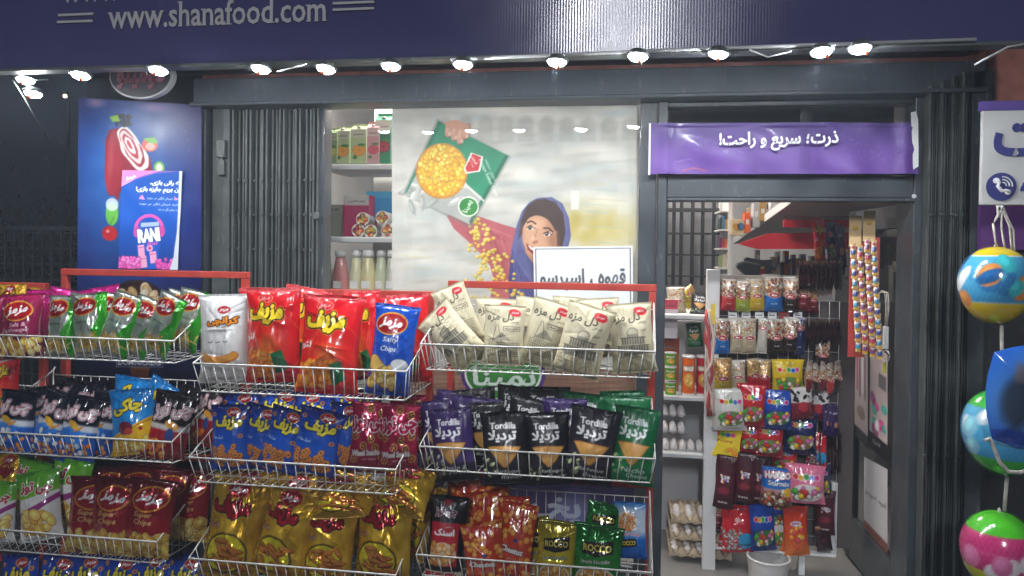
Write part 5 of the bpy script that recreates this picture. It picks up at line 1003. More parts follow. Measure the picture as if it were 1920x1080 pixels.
for i, (x, y, c1, lb) in enumerate(((680, 411, 'E0A030', 'left one of the upper row'), (717, 408, 'C05060', 'right one of the upper row'), (672, 432, 'A83848', 'left one of the lower row'), (695, 434, 'E08A28', 'middle one of the lower row'), (727, 432, 'B84A58', 'right one of the lower row'))):
    p = at(x, y, .24); r_ = 13*mpp(.24, x); t = thing('snack_cup', p, 'round snack cup lying end on, '+lb+' on the window shelf', 'cup', 'round snack cups on the middle window shelf')
    bm = bmesh.new(); bm_lathe(bm, [(r_*.8, .10), (r_*.98, .004), (r_, 0)], 20, axis='y'); ob('cup', bm, M['grey'], t, world=False)
    c = Cv(-1, -1, 1, 1, 16, 16, 'D8D4CC', 4, i); c.ell(0, 0, .86, .86, '6A2A2E'); c.bits(30, -.6, -.6, .6, .6, .2, .14, [c1, 'E8C070', '6A9A3A', 'D8402E'], None, lambda a, b: a*a+b*b < .5)
    C = c.grid(); g = 16; P = np.zeros((g, g, 3)); 
    for j in range(g):
        for k in range(g):
            a, b = 2*k/(g-1)-1, 2*j/(g-1)-1; m_ = max(abs(a), abs(b)); n_ = math.hypot(a, b) or 1; P[j, k] = (a*m_/n_*r_*.97, -.003, b*m_/n_*r_*.97)
    ob('lid', grid_mesh('l', P, C), M['plastic'], t, world=False)
board('lower white shelf behind the window holding tall bottles', 598, 745, 566, .22, .38)
for i, (x, w_, c1, lb) in enumerate(((612, 26, (.42, .52, .30), 'pale green bottle at the left end of the window shelf row'), (638, 34, (.55, .22, .22), 'dusty pink bottle on the lower window shelf'), (668, 30, (.62, .58, .38), 'cream bottle right of the pink one on the lower window shelf'), (690, 34, (.60, .54, .30), 'wide yellowish bottle on the lower window shelf'), (714, 28, (.55, .60, .42), 'pale lime bottle on the lower window shelf'), (734, 28, (.50, .50, .42), 'pale bottle half behind the poster on the lower window shelf'))):
    Y = .30-.01*(i % 2); p = at(x, 565, Y); u = mpp(Y, x); r_ = w_*u/2; H = 97*u
    t = thing('sauce_bottle', p, lb, 'bottle', 'bottles on the lower window shelf')
    bm = bmesh.new(); bm_lathe(bm, [(r_*.9, 0), (r_, .01), (r_*.98, H*.3), (r_*.8, H*.6), (r_*.55, H*.82), (r_*.45, H*.86)], 22); ob('bottle_body', bm, mat('bottle plastic', c1, .3, 0, .4, .05), t, world=False)
    bm = bmesh.new(); bm_lathe(bm, [(r_*.62, H*.862), (r_*.64, H*.93), (r_*.56, H*.99)], 18); ob('cap', bm, M['white'], t, world=False)
    bm = bmesh.new(); bm_box(bm, (-r_*.45, -r_*.985, H*.26), (r_*.45, -r_*.9, H*.40)); ob('label_patch', bm, M['letterw'], t, world=False)
tag(ob('window_lining', boxes(((X(613), .62, .3), (X(1190), .64, 2.7))), M['white']), 'white back panel of the window display shelves', 'panel')

# ================================================================== INSIDE THE DOORWAY
t = thing('window_grille', at(1245, 520, 1.9), 'black square bar grille over a grey window at the left of the doorway', 'window grille')
bm = bmesh.new(); Yg = 1.9
for x in (1249, 1263, 1277, 1298, 1317, 1338): p, q = at(x-2, 370, Yg), at(x+2, 535, Yg); bm_box(bm, (p.x, Yg, q.z), (q.x, Yg+.012, p.z))
for y in (394, 438, 478, 518, 352): p, q = at(1236, y-(4 if y == 394 else 2.4), Yg-.014), at(1349, y+(4 if y == 394 else 2.4), Yg-.014); bm_box(bm, (p.x, Yg-.015, q.z), (q.x, Yg-.001, p.z))
ob('bars', bm, M['darker'], t)
ob('grey_pane', pbox(1225, 340, 1349, 700, Yg+.1, .02), solid('dusty window', (.20, .20, .21), rough=.5, var=.3), t)
# side shelf column far back
t = thing('shelf_column', at(1358, 530, 1.7), 'tall narrow white shelf column at the back of the doorway view', 'shelf')
ob('side_board', pbox(1367, 340, 1371, 560, 1.6, .4), M['white'], t); ob('back_board', pbox(1349, 340, 1367, 560, 1.95, .02), M['white'], t)
for y in (395, 430, 465, 502): ob('shelf_board', pbox(1349, y, 1367, y+3, 1.61, .33), M['white'], t)
cols = ['8A8478', 'B04038', '5A6A7A', 'C8A050', 'D8D4CC', '3A4A3A', 'C86A3A', 'A8B0B8', '6A3A5A', 'E0C8A0', '4A7AA8', '9AA86A']
SM = [solid('small pack card', tuple(lin(hexc(c))*.8), rough=.35, coat=.3, var=.2, vs=25) for c in cols]
k = 0
for y, h in ((430, 26), (465, 22), (502, 30)):
    for x in (1352, 1357, 1362.5):
        k += 1; tag(ob('small_box', pbox(x-2.3, y-h+(k*5) % 9, x+2.3, y-.3, 1.64, .1), SM[(k*5) % 12]), f'tiny pack on the narrow back shelf column, {["left","middle","right"][(k-1)%3]} one on {["upper","middle","lower"][(k-1)//3]} board', 'pack', 'packs on the narrow shelf column')
# overhead shelf with crimson undersides
def quad3(name, pts, th, m, parent):
    bm = bmesh.new(); P = [at(*p) for p in pts]; bm_prism(bm, P, (0, 0, th)); return ob(name, bm, m, parent)
t = thing('overhead_shelf', at(1500, 440, 1.6), 'long overhead shelf with white edge and crimson underside running into the shop', 'shelf')
quad3('shelf_board', [(1376, 457, 2.5), (1484, 380, .9), (1700, 380, .9), (1640, 457, 2.5)], .035, solid('underside', (.40, .36, .36)), t)
quad3('white_edge', [(1374, 458, 2.5), (1482, 381, .9), (1484, 381, .9), (1376, 458, 2.5)], .045, M['white'], t)
bm = bmesh.new(); bm_prism(bm, [at(x, y, 1.15) for x, y in ((1384, 457), (1440, 438), (1612, 434), (1612, 467), (1420, 467))], (0, .03, 0)); ob('crimson_board', bm, M['redpanel'], t); ob('crimson_board', pbox(1470, 412, 1610, 427, 1.1, .03), M['redpanel'], t); ob('board_edge', pbox(1440, 468, 1612, 471, 1.14, .04), M['white'], t)
ob('hanging_panel', pbox(1472, 400, 1612, 413, 1.3, .03), solid('grey board', (.35, .32, .33)), t)
for (xa, ya, xb_, yb_, m, lb, cat) in ((1396, 398, 1407, 436, 'orange', 'tall orange box standing on the far end of the overhead shelf', 'box'), (1372, 411, 1395, 441, None, 'box with two round printed biscuits beside the orange box', 'box'), (1413, 380, 1424, 426, 'grey', 'grey post of packs left of the hanging yellow pack', 'box'), (1424, 379, 1437, 414, None, 'yellow green pack hanging above the overhead shelf', 'pack'), (1446, 376, 1460, 398, 'white', 'white wrapped pack on the overhead shelf edge, left one', 'pack'), (1461, 376, 1474, 390, 'white', 'white wrapped pack on the overhead shelf edge, right one', 'pack')):
    tt = thing('shop_box', at(xa, yb_, 1.5), lb, cat); ob('box_body', pbox(xa, ya, xb_, yb_, 1.5, .09), M[m] if m else SM[9] if xa < 1400 else SM[3], tt, bev=.002)
    if xa == 1372:
        for (x, y, c_) in ((1380, 425, 3), (1389, 424, 10)): bm = bmesh.new(); bm_lathe(bm, [(6*mpp(1.5), -.004), (6*mpp(1.5), 0)], 16, at(x, y, 1.498), axis='y'); ob('printed_biscuit', bm, SM[c_], tt)
    else: ob('label_patch', pbox(xa+(xb_-xa)*.25, ya+(yb_-ya)*.35, xb_-(xb_-xa)*.25, ya+(yb_-ya)*.6, 1.497, .002), M['letterw'], tt)
# shelf of small packs under it
board('far white shelf crowded with small packs under the crimson panels', 1400, 1600, 517, 2.0, .3, 6)
rg = random.Random(8); x = 1418
k = 0
while x < 1582:
    w_ = rg.uniform(6, 12); h = rg.uniform(24, 48); tt = thing('small_pack', at(x+w_/2, 516, 2.03), f'small {["grey","red","slate","tan","white","dark green","rust","silver","plum","cream","blue","sage"][k % 12]} pack, {["first","second","third","fourth","fifth","sixth","seventh","eighth","ninth","tenth","eleventh","twelfth","thirteenth","fourteenth","fifteenth","sixteenth","seventeenth","eighteenth","nineteenth","twentieth","next to last","last"][min(k,21)]} from left on the far shelf', 'pack', 'small packs on the far shelf')
    ob('pack_body', pbox(x, 516-h, x+w_-.6, 516, 2.03+rg.uniform(0, .03), .08), SM[k % 12], tt, bev=.0015)
    ob('printed_patch', pbox(x+w_*.15, 516-h*.8, x+w_*.75, 516-h*.45, 2.027, .002), SM[(k*5+4) % 12], tt); x += w_; k += 1
# black cap
tt = thing('black_cap', at(1420, 520, .62), 'black cloth cap lying on top of the hanging display', 'cap')
bm = bmesh.new(); bm_prism(bm, [at(x, y, .57) for x, y in ((1381, 499), (1385, 492), (1396, 489), (1412, 492), (1426, 496), (1425, 518), (1419, 524), (1407, 522), (1393, 511))], (0, .08, 0)); ob('crown', bm, M['black'], tt, bev=.012)
bm = bmesh.new(); bm_prism(bm, [at(x, y, .60) for x, y in ((1396, 486), (1400, 482), (1410, 484), (1436, 488), (1458, 504), (1452, 508), (1436, 500), (1405, 498))], (0, .06, 0)); ob('brim', bm, M['black'], tt, bev=.004)
# left shelf stack
for y, lb in ((590, 'white shelf with crisp bags just inside the doorway, left'), (743, 'white shelf under the crisp cans'), (850, 'white shelf under the egg packs'), (1076, 'bottom white shelf under the egg trays')): board(lb, 1232, 1332, y, .5, .42, 8)
tag(ob('shelf_backing', pbox(1225, 600, 1345, 1100, .95, .02), M['wall']), 'grey backing board behind the egg shelves', 'panel')
bag('n_crm', 1268, 563, 36, 52, .6, 4, 0, 10, 'bag of yellow puffs left on the top inner shelf', 'bags on the top inner shelf', 40); bag('n_yy', 1296, 555, 40, 36, .66, -60, 0, 30, 'bag of yellow puffs lying on its side on the inner shelf', 'bags on the top inner shelf', 40)
bag('tort_k', 1312, 570, 34, 40, .56, -5, 0, 10, 'shiny black bag right on the top inner shelf', 'bags on the top inner shelf', 44); bag('tort_g', 1302, 628, 30, 46, .7, 5, 0, 10, 'dark green bag behind the orange cans', None, 44)
carton(1258, 562, 634, 26, .56, ('C04A5A', 'C8C0C4'), 'pink and white box standing on the red tin box', 'box', 'cardboard_box', False, word_='Cake')
carton(1257, 634, 742, 34, .62, ('8A3A1E', 'A8562A'), 'rust red carton behind the green stacked cups', 'box', 'cardboard_box', False, word_='Bisc')
def can(x, yt, yb, w_, Y, col, cap, label, wd='PRINGLES', group=None):
    p = at(x, yb, Y); u = mpp(Y, x); H = (yb-yt)*u; r_ = w_*u/2; t = thing('crisp_can', p, label, 'can', group); na, nz_ = 40, 44
    c = Cv(0, 0, 200, 100, na, nz_, col, 4, int(x)); c.text(wd, 50, 30, 52, 'F6F0E0', hgt=11, bold=.08, out=[(1.2, '2A1A10')]); c.ell(50, 58, 24, 16, 'E8B860', .9); c.bits(14, 34, 50, 66, 72, 8, 5, ['F0C870', 'E0A848'], '9A6424'); c.rect(0, 92, 200, 100, 'E8E4DC')
    a = np.linspace(-math.pi, math.pi, na)[None, :]+math.pi*.0; z = np.linspace(0, 1, nz_)[:, None]; a = a+math.pi*.0
    P = np.stack([r_*np.sin(a-math.pi*.0+math.pi*.5)+0*z, -r_*np.cos(a+math.pi*.5)+0*z, z*H+0*a], -1); ob('can_body', grid_mesh('c', P, c.grid()*.85), M['plastic'], t, world=False)
    bm = bmesh.new(); bm_lathe(bm, [(r_*1.04, H*.97), (r_*1.05, H*1.03), (r_*.9, H*1.035)], 24); ob('lid', bm, cap, t, world=False); return t
can(1290, 668, 741, 24, .53, 'E0621A', M['letterw'], 'orange crisp can on the inner shelf'); can(1317, 668, 741, 24, .55, 'C4202A', M['letterw'], 'red crisp can beside the orange one')
for i, y in enumerate((686, 713, 741)): can(1257, y-25, y, 21, .54, '5AA02A', M['letterw'], f'small green cup, {["top","middle","bottom"][i]} one of the stack by the door post', 'POP', 'stacked green cups')
# eggs
eg = bmesh.new(); bm_lathe(eg, [(.001, 0), (.011, .003), (.0175, .013), (.019, .023), (.016, .038), (.009, .050), (.001, .055)], 16); EGG = bpy.data.meshes.new('egg'); eg.to_mesh(EGG); eg.free(); EGG.materials.append(M['egg'])
for f_ in EGG.polygons: f_.use_smooth = True
def egg_pack(x, y, n, Y, label):
    p = at(x, y, Y); u = mpp(Y, x); t = thing('egg_pack', p, label, 'egg pack', 'clear packs of white eggs'); stp = .0415
    for r_ in range(2):
        for i in range(n): o = bpy.data.objects.new('egg', EGG); COL.objects.link(o); o.parent = t; o.location = ((i+.5)*stp, .022+r_*.042, .004)
    bm = bmesh.new(); bm_prism(bm, [(0, 0, 0), (0, .09, 0), (0, .085, .055), (0, .07, .062), (0, .02, .062), (0, .005, .055)], (n*stp, 0, 0)); ob('clear_box', bm, M['clear'], t, world=False)
    bm = bmesh.new(); bm_box(bm, (0, -.002, .018), (n*stp, 0, .021)); ob('box_seam', bm, M['grey'], t, world=False)
egg_pack(1240, 848, 6, .53, 'clear pack of white eggs, bottom one on the egg shelf'); egg_pack(1238, 815, 3, .54, 'clear pack of white eggs, second from the bottom on the left'); egg_pack(1238, 784, 3, .55, 'clear pack of white eggs, topmost on the egg shelf')
for i, y in enumerate((1073, 1042, 1011, 980)):
    p = at(1252+i*2, y, .52); t = thing('egg_tray', p, f'beige pulp egg tray, {["bottom","second","third","top"][i]} one of the stack on the lowest shelf', 'egg tray', 'stacked pulp egg trays'); nx_, ny_ = 55, 45; W = .30; D = .24
    U, V = np.meshgrid(np.linspace(0, 1, nx_), np.linspace(0, 1, ny_)); ZZ = .032+.016*np.cos(U*2*math.pi*5)*np.cos(V*2*math.pi*4); ZZ = ZZ+.004*vnoise(U*20, V*20, i)
    ob('tray_top', grid_mesh('t', np.stack([U*W, V*D, ZZ], -1)), M['pulp'], t, world=False)
    U, V = np.meshgrid(np.linspace(0, 1, nx_), np.linspace(0, 1, 14)); Zs = V*(.030+.018*np.cos(U*2*math.pi*5)); ys = -.006*np.sin(V*math.pi)-.008*np.cos(U*2*math.pi*5)*(1-V)
    ob('tray_side', grid_mesh('s', np.stack([U*W, ys, Zs], -1)), M['pulp'], t, world=False)
    for j in range(5):
        for k in range(2): o = bpy.data.objects.new('egg', EGG); COL.objects.link(o); o.parent = t; o.location = ((j+.5)*W/5, .03+k*.05, .018); o.scale = (.98, .98, .62 if i < 3 else .95)
# display stand with hanging sweets
YD = .50
t = thing('display_stand', at(1340, 1080, YD), 'white wire display stand full of hanging nut and sweet bags', 'display stand')
ob('post', pbox(1326, 505, 1340, 1120, YD-.04, .05), M['white'], t, bev=.003); ob('header_board', pbox(1341, 515, 1560, 560, YD+.03, .02), solid('grey plastic board', (.34, .33, .32), rough=.35), t, bev=.002)
ob('bottom_rail', pbox(1341, 1030, 1568, 1042, YD-.03, .05), M['white'], t, bev=.003); ob('rear_leg', pbox(1498, 1043, 1508, 1120, YD-.02, .03), M['white'], t); ob('rear_leg', pbox(1560, 905, 1568, 1042, YD+.01, .03), M['white'], t)
ob('dark_backing', pbox(1344, 561, 1596, 1029, YD+.06, .01), solid('dark backing', (.085, .07, .065), rough=.6), t)
bm = bmesh.new(); zt, zb_ = at(1400, 562, YD).z, at(1400, 1030, YD).z
for i in range(13): x = at(1345+i*19, 700, YD).x; bm_tube(bm, [(x, YD+.01, zb_), (x, YD+.01, zt)], .0015, 4)
for i in range(16): z = zb_+(zt-zb_)*i/15; bm_tube(bm, [(at(1342, 700, YD).x, YD+.014, z), (at(1572, 700, YD).x, YD+.014, z)], .0015, 4)
ob('wire_grid', bm, M['grey'], t)
for y, xs in ((532, (1367, 1394, 1418, 1450, 1482, 1506)), (600, (1355, 1390, 1430, 1455, 1482)), (676, (1357, 1420, 1476)), (738, (1366, 1408, 1458, 1507))):
    for x in xs: p = at(x, y, YD); bm = bmesh.new(); bm_tube(bm, [p, p+Vector((0, -.11, -.004)), p+Vector((0, -.118, .006))], .002, 5); ob('peg_hook', bm, M['grey'], t)
def hang(rown, group, items, Y=YD-.05, cat='snack bag', extra=0):
    items = sorted(items, key=lambda q: q[1])
    for i, (des, x, y, w_, h) in enumerate(items):
        n = len(items); pos = 'leftmost' if i == 0 else 'rightmost' if i == n-1 else ORD[i]+' from left'
        for k in range(1+extra):
            lab = f'{DES[des][4]}, {pos} in {rown}, hanging display' if k == 0 else f'{DES[des][4]} behind the {pos} one, {rown}, hanging display'
            bag(des, x-k*4, y-k*2.5, w_*1.1, h*1.08, Y+k*.03, random.Random(x+k).uniform(-4, 4), random.Random(x).uniform(-14, 14), 2, lab, group, res=48 if h > 50 else 40, cat=cat)
hang('top row', 'nut bags on the hanging display', [('n_red', 1367, 552, 26, 56), ('n_lime', 1392, 555, 28, 54), ('n_yel', 1419, 552, 28, 56), ('n_blue', 1450, 550, 32, 62), ('n_blk', 1482, 553, 30, 58), ('n_mar', 1507, 551, 26, 58)], extra=1)
hang('second row', 'nut bags on the hanging display', [('n_blue', 1354, 630, 26, 62), ('n_crm', 1382, 629, 26, 62), ('n_crm', 1404, 630, 28, 62), ('n_wht', 1429, 629, 18, 62), ('n_blk', 1454, 630, 32, 60), ('n_blk', 1481, 627, 26, 60), ('n_navy', 1499, 630, 18, 66)])
hang('third row', 'nut and gummy bags on the hanging display', [('n_yy', 1355, 702, 32, 58), ('n_rr', 1414, 704, 26, 60), ('n_rr', 1432, 706, 26, 60), ('g_yel', 1477, 706, 56, 60)], extra=0)
hang('fourth row', 'gummy bags on the hanging display', [('g_wht', 1369, 768, 56, 72), ('g_red', 1410, 760, 44, 72), ('g_blu', 1457, 768, 52, 68), ('g_cow', 1504, 756, 40, 56)], Y=YD-.08, cat='sweets bag', extra=1)
hang('fifth row', 'gummy bags on the hanging display', [('card_y', 1358, 830, 56, 50), ('g_red', 1405, 820, 36, 50), ('g_red', 1440, 822, 52, 62), ('g_nvy', 1500, 812, 56, 74)], Y=YD-.05, cat='sweets bag', extra=1)
hang('sixth row', 'pouches on the hanging display', [('pouch', 1358, 903, 34, 92), ('pouch', 1396, 896, 34, 86), ('haribo', 1457, 914, 50, 66), ('g_pnk', 1510, 908, 66, 66)], Y=YD-.08, cat='sweets bag', extra=1)
hang('bottom row', 'sweets bags on the hanging display', [('halls', 1382, 992, 54, 80), ('g_blu', 1430, 990, 46, 78), ('orangeg', 1493, 996, 44, 84)], Y=YD-.05, cat='sweets bag', extra=1)
for i in range(10): bag('choc', 1506+i*8.2, 518-i*.3, 30, 56, YD-.1+.008*i, -8, 62, 2, f'dark brown chocolate bag, {ORD[i]} from left in the upper right cluster', 'dark chocolate bags', res=40, cat='chocolate bag')
for i in range(9): bag('choc', 1516+i*7.6, 622, 26, 50, YD-.06+.008*i, -4, 65, 2, f'dark brown chocolate bag, {ORD[i]} from left in the cluster below the upper one', 'dark chocolate bags', res=40, cat='chocolate bag')
for i in range(5): bag(('n_mar', 'n_blk', 'n_mar', 'n_red', 'n_blk')[i], 1520+i*13, 706+(i % 2)*4, 30, 60, YD-.05+.01*i, -3, 55, 2, f'dark clear nut bag, {ORD[i]} from left beside the yellow gummy bag', 'nut bags at the right of the display', res=40)
for i in range(3): bag('milk', 1552+i*7, 786+i*2, 28, 58, YD-.04+.01*i, 0, 40, 2, f'purple chocolate bag, {ORD[i]} from left at the right of the display', 'purple chocolate bags', res=40, cat='chocolate bag')
for i in range(7): bag('choc', 1542+i*6.2, 846, 22, 88, YD-.02+.008*i, -3, 68, 2, f'long dark bar packet, {ORD[i]} from left below the purple chocolate', 'long dark bar packets', res=40, cat='chocolate bag')
for i, (x, c_) in enumerate(((1536, 'puff_red'), (1560, 'g_nvy'), (1576, 'milk'))): bag(c_, x, 448+(i*7), 30, 80, YD+.2, 4, 35, 2, ['orange red pouch hanging above the dark chocolate bags', 'dark blue pouch hanging beside the orange red one', 'violet pouch hanging nearest the candy strips'][i], 'pouches hanging high in the doorway', res=44, cat='pouch')
EX = [('n_crm', 1384, 704, 26, 56, 'cream nut bag between the golden and red corn nut bags'), ('g_red', 1442, 760, 36, 66, 'red gummy bag wedged beside the blue gummy bag'), ('g_nvy', 1536, 900, 40, 62, 'dark navy gummy bag right of the pink marshmallow bag'), ('pouch', 1424, 900, 28, 84, 'third maroon pouch tucked behind the starmix bag'),
 ('g_cow', 1535, 760, 34, 56, 'cow spotted toffee bag farther right near the purple chocolate'), ('g_red', 1470, 860, 44, 50, 'red gummy bag above the starmix bag'), ('g_wht', 1462, 995, 30, 70, 'white gummy bag between the blue and the orange one, bottom row'), ('g_red', 1352, 866, 34, 40, 'red gummy bag under the yellow card'), ('n_blk', 1330+212, 664, 26, 46, 'black nut bag under the lower chocolate cluster'),
 ('halls', 1530, 842, 34, 60, 'small red and blue bag left of the dark bar packets'), ('n_mar', 1522, 560, 26, 50, 'maroon nut bag under the upper chocolate cluster'), ('g_pnk', 1395, 990, 40, 60, 'pink bag half hidden behind the red and blue sweets bag')]
EX += [('pouch', 1546, 960, 34, 80, 'maroon pouch hanging at the lower right of the display'), ('g_blu', 1462, 962, 34, 50, 'small blue gummy bag above the bottom row'), ('n_mar', 1345, 960, 26, 60, 'maroon nut bag at the lower left of the display'), ('choc', 1545, 1010, 28, 44, 'small dark brown bag low at the right end of the display')]
for i, (d_, x, y, w_, h, lb) in enumerate(EX): bag(d_, x, y, w_*1.1, h*1.05, YD-.02, random.Random(i).uniform(-5, 5), random.Random(i+9).uniform(-20, 20), 2, lb, res=44)
for i, (x, c_) in enumerate(((1374, 4), (1399, 4), (1424, 8), (1448, 4), (1470, 1), (1496, 4))):
    tt = thing('price_tag', at(x, 597, YD-.02), f'small {"red" if c_ == 1 else "white"} price card, {ORD[i]} from left under the top row of nut bags', 'price tag', 'price cards on the hanging display'); ob('card', pbox(x-8, 585, x+8, 598, YD-.03, .002), SM[c_] if c_ == 1 else M['white'], tt); ob('printed_line', pbox(x-6, 590, x+5, 592, YD-.0315, .001), M['ink'], tt)
for i, (x, w_, h, c_, lb) in enumerate(((1408, 12, 30, 9, 'cream pack right behind the orange box on the overhead shelf'), (1480, 12, 22, 8, 'plum pack near the front of the overhead shelf'), (1438, 9, 26, 10, 'blue pack between the hanging pack and the white ones'))):
    tt = thing('shop_box', at(x, 420-i*14, 1.62), lb, 'box'); ob('box_body', pbox(x-w_/2, 420-i*14-h, x+w_/2, 420-i*14, 1.62, .08), SM[c_], tt, bev=.002); ob('label_patch', pbox(x-w_/4, 420-i*14-h*.7, x+w_/4, 420-i*14-h*.4, 1.617, .002), M['letterw'], tt)
# red twisted strip hanging by the post, yellow tag
tt = thing('sweet_strip_bunch', at(1330, 780, YD-.1), 'long bunch of red and white twisted strips hanging by the white post', 'sweets')
for i in range(6):
    bm = bmesh.new(); rg = random.Random(i); pts = [at(1331+rg.uniform(-5, 5)+4*math.sin(j*.9+i), 580+j*20, YD-.09-.008*i) for j in range(11)]; bm_tube(bm, pts, .0075, 6); ob('sweet_strip', bm, [solid('strip red', (.42, .06, .06)), solid('strip cream', (.55, .42, .36))][i % 2], tt)
tag(ob('yellow_tag', pbox(1333, 570, 1341, 608, YD-.13, .003), solid('yellow card', (.75, .55, .05))), 'small yellow price tag above the twisted strips', 'tag')
# candy strips on cards
SC = [solid('sachet', c_, rough=.25, coat=.5, vs=60, var=.3) for c_ in ((.72, .45, .10), (.16, .20, .42), (.60, .30, .28), (.35, .48, .58), (.72, .55, .35))]
for k, (x0, y0, n, lb) in enumerate(((1604, 405, 10, 'left'), (1630, 395, 11, 'right'))):
    tt = thing('candy_strip', at(x0, y0, .12), f'{lb} hanging card of small colourful candy sachets in the doorway', 'candy card', 'candy cards hanging in the doorway')
    p, q = at(x0-11, y0, .14), at(x0+11, y0+58, .14); ob('header_card', boxes(((p.x, .14, q.z), (q.x, .143, p.z))), solid('cream card', (.75, .52, .26), rough=.3), tt, bev=.001)
    p, q = at(x0-10, y0+50, .145), at(x0+16, y0+265, .145); ob('red_backing', boxes(((p.x, .146, q.z), (q.x, .149, p.z))), solid('red card', (.45, .05, .04)), tt)
    c_ = at(x0, y0+22, .138); bm = bmesh.new(); bm_lathe(bm, [(.012, -.002), (.012, 0)], 16, c_, axis='y'); ob('card_emblem', bm, SC[0], tt)
    for j in range(n):
        for i in range(2):
            x, y = x0-7+i*13+j*1.1, y0+64+j*19.5+i*4; u = mpp(.12, x); o_ = at(x, y, .125); w_, h = .025, .042; rr = random.Random(k*100+j*2+i)
            P = np.zeros((12, 8, 3)); w_, h = .021, .058
            for a in range(8):
                for b in range(12): uu, vv = a/7, b/11; P[b, a] = (o_.x+(uu-.5)*w_+vv*.006, .125-.006*math.sin(math.pi*uu)*math.sin(math.pi*vv)-.016*(1-vv), o_.z+(vv-.5)*h)
            v_ = (j*2+i+k*3) % 4; sc_v = Cv(0, 0, 10, 28, 8, 12, 'E0A830', 4, v_); sc_v.rect(0, 3, 10, 14, 'E8DCC8'); sc_v.rect(1, 14, 9, 23, ['2A4A9A', 'C03A5A', '3A8AB8', '7A3A7A'][v_]); sc_v.ell(5, 9, 3, 3, ['C8402E', '2A6AA8', 'D86A2A', 'C83A6A'][v_])
            s_ = ob('sachet', grid_mesh('s', P, sc_v.grid()*.8), M['plastic'], tt)
            ob('sachet_edge', boxes(((o_.x-w_/2, .110, o_.z-h/2-.004), (o_.x+w_/2, .1125, o_.z-h/2-.0005))), SC[0], s_)
# open door leaf
Hn, Fr = at(1698, 900, .07), at(1590, 900, .80); dv = (Fr-Hn); dv.z = 0; nv = Vector((dv.y, -dv.x, 0)).normalized()
if nv.y > 0: nv = -nv
def leaf(px, py, off=0):
    d = fw*F+rt2*(px-960)+up2*((540-py)+SHIFT*1920); t_ = (Hn+nv*off-CAM).dot(nv)/d.dot(nv); return CAM+d*t_
zt = at(1450, 380, .07).z; e_ = dv.normalized(); Lw = dv.length; H0 = Vector((Hn.x, Hn.y, .13))
t = thing('door_leaf', H0, 'open dark framed glass door leaf at the right of the doorway', 'door')
def lbox(s0, s1, z0, z1, d0=-.02, d1=.02):
    bm = bmesh.new(); a, b = Vector((Hn.x, Hn.y, 0))+e_*s0*Lw, Vector((Hn.x, Hn.y, 0))+e_*s1*Lw
    bm_prism(bm, [a+nv*d0+Vector((0, 0, z0)), b+nv*d0+Vector((0, 0, z0)), b+nv*d1+Vector((0, 0, z0)), a+nv*d1+Vector((0, 0, z0))], (0, 0, z1-z0)); return bm
ob('stile', lbox(0, .13, .14, zt), M['dark'], t, bev=.002); ob('stile', lbox(.86, 1, .14, zt), M['darker'], t, bev=.002)
ob('top_rail', lbox(.131, .859, zt-.10, zt-.001), M['dark'], t, bev=.002); ob('bottom_rail', lbox(.131, .859, .14, .34), M['dark'], t, bev=.002); ob('pane', lbox(.131, .859, .345, zt-.105, -.002, .002), M['glass'], t)
def sheet(pts, cv, label):
    P = plane_pts([leaf(x, y, .008) for x, y in pts], cv.nx, cv.ny); tag(ob('door_poster', grid_mesh('s', P, cv.grid()), M['print_']), label, 'poster')
cv = Cv(0, 0, 100, 300, 24, 60, 'B8A8A6', 3, 5); cv.rect(0, 250, 100, 300, '1E1A1C'); cv.bits(10, 20, 130, 90, 240, 16, 12, ['C03A7A', '3A9A8A', 'E0D8D8', '8A3A6A']); cv.rect(50, 70, 90, 110, '6A6468'); cv.text('قهوه', 40, 270, 40, 'D8D4D4', hgt=14)
sheet([(1632, 640), (1664, 665), (1664, 868), (1630, 838)], cv, 'pinkish door poster with colourful items above the white sheet')
cv = Cv(0, 0, 100, 300, 24, 60, 'C8C4C4', 3, 6); cv.text('قهوه ، اسپرسو', 50, 140, 84, '3A3A3C', hgt=26, bold=.03); cv.rect(0, 262, 100, 300, '7A4A3E')
sheet([(1620, 856), (1664, 880), (1664, 1040), (1620, 990)], cv, 'white coffee sheet with dark lettering low on the open door')
cv = Cv(0, 0, 100, 400, 24, 70, 'A89A9C', 3, 7); [cv.rect(20+18*k, 10, 30+18*k, 200+20*(k % 2), ['8A3A5A', '4A4248', 'C0B8BA', '6A4A4A'][k]) for k in range(4)]; cv.ell(50, 280, 30, 26, '7A6A5E'); cv.rect(0, 350, 100, 400, '1A1618')
sheet([(1602, 640), (1627, 648), (1627, 842), (1602, 815)], cv, 'narrow grey door poster with vertical stripes near the free edge')
tt = thing('key_lanyard', leaf(1661, 690, .03), 'white cord lanyard with a pale gadget and yellow tag hanging on the door', 'lanyard')
for dx in (-3, 0, 3): bm = bmesh.new(); bm_tube(bm, [leaf(1653+dx, 545+abs(dx), .035), leaf(1662+dx, 548, .035), leaf(1664+dx, 575, .035), leaf(1661+dx*.6, 612, .035)], .0022, 6); ob('cord', bm, M['rope'], tt)
a, b = leaf(1661, 612, .035), leaf(1661, 655, .035); ob('gadget', boxes(((a.x-.011, a.y-.008, b.z), (a.x+.011, a.y+.008, a.z))), M['white'], tt, bev=.004)
bm = bmesh.new(); bm_tube(bm, [leaf(1661+7*math.cos(q), 668+11*math.sin(q), .035) for q in np.arange(0, 6.6, .6)], .003, 6); ob('ring', bm, M['grey'], tt)
a, b = leaf(1657, 680, .035), leaf(1662, 702, .035); ob('yellow_tag', boxes(((a.x-.004, a.y-.003, b.z), (a.x+.010, a.y+.001, a.z))), solid('yellow tag', (.6, .6, .08)), tt)
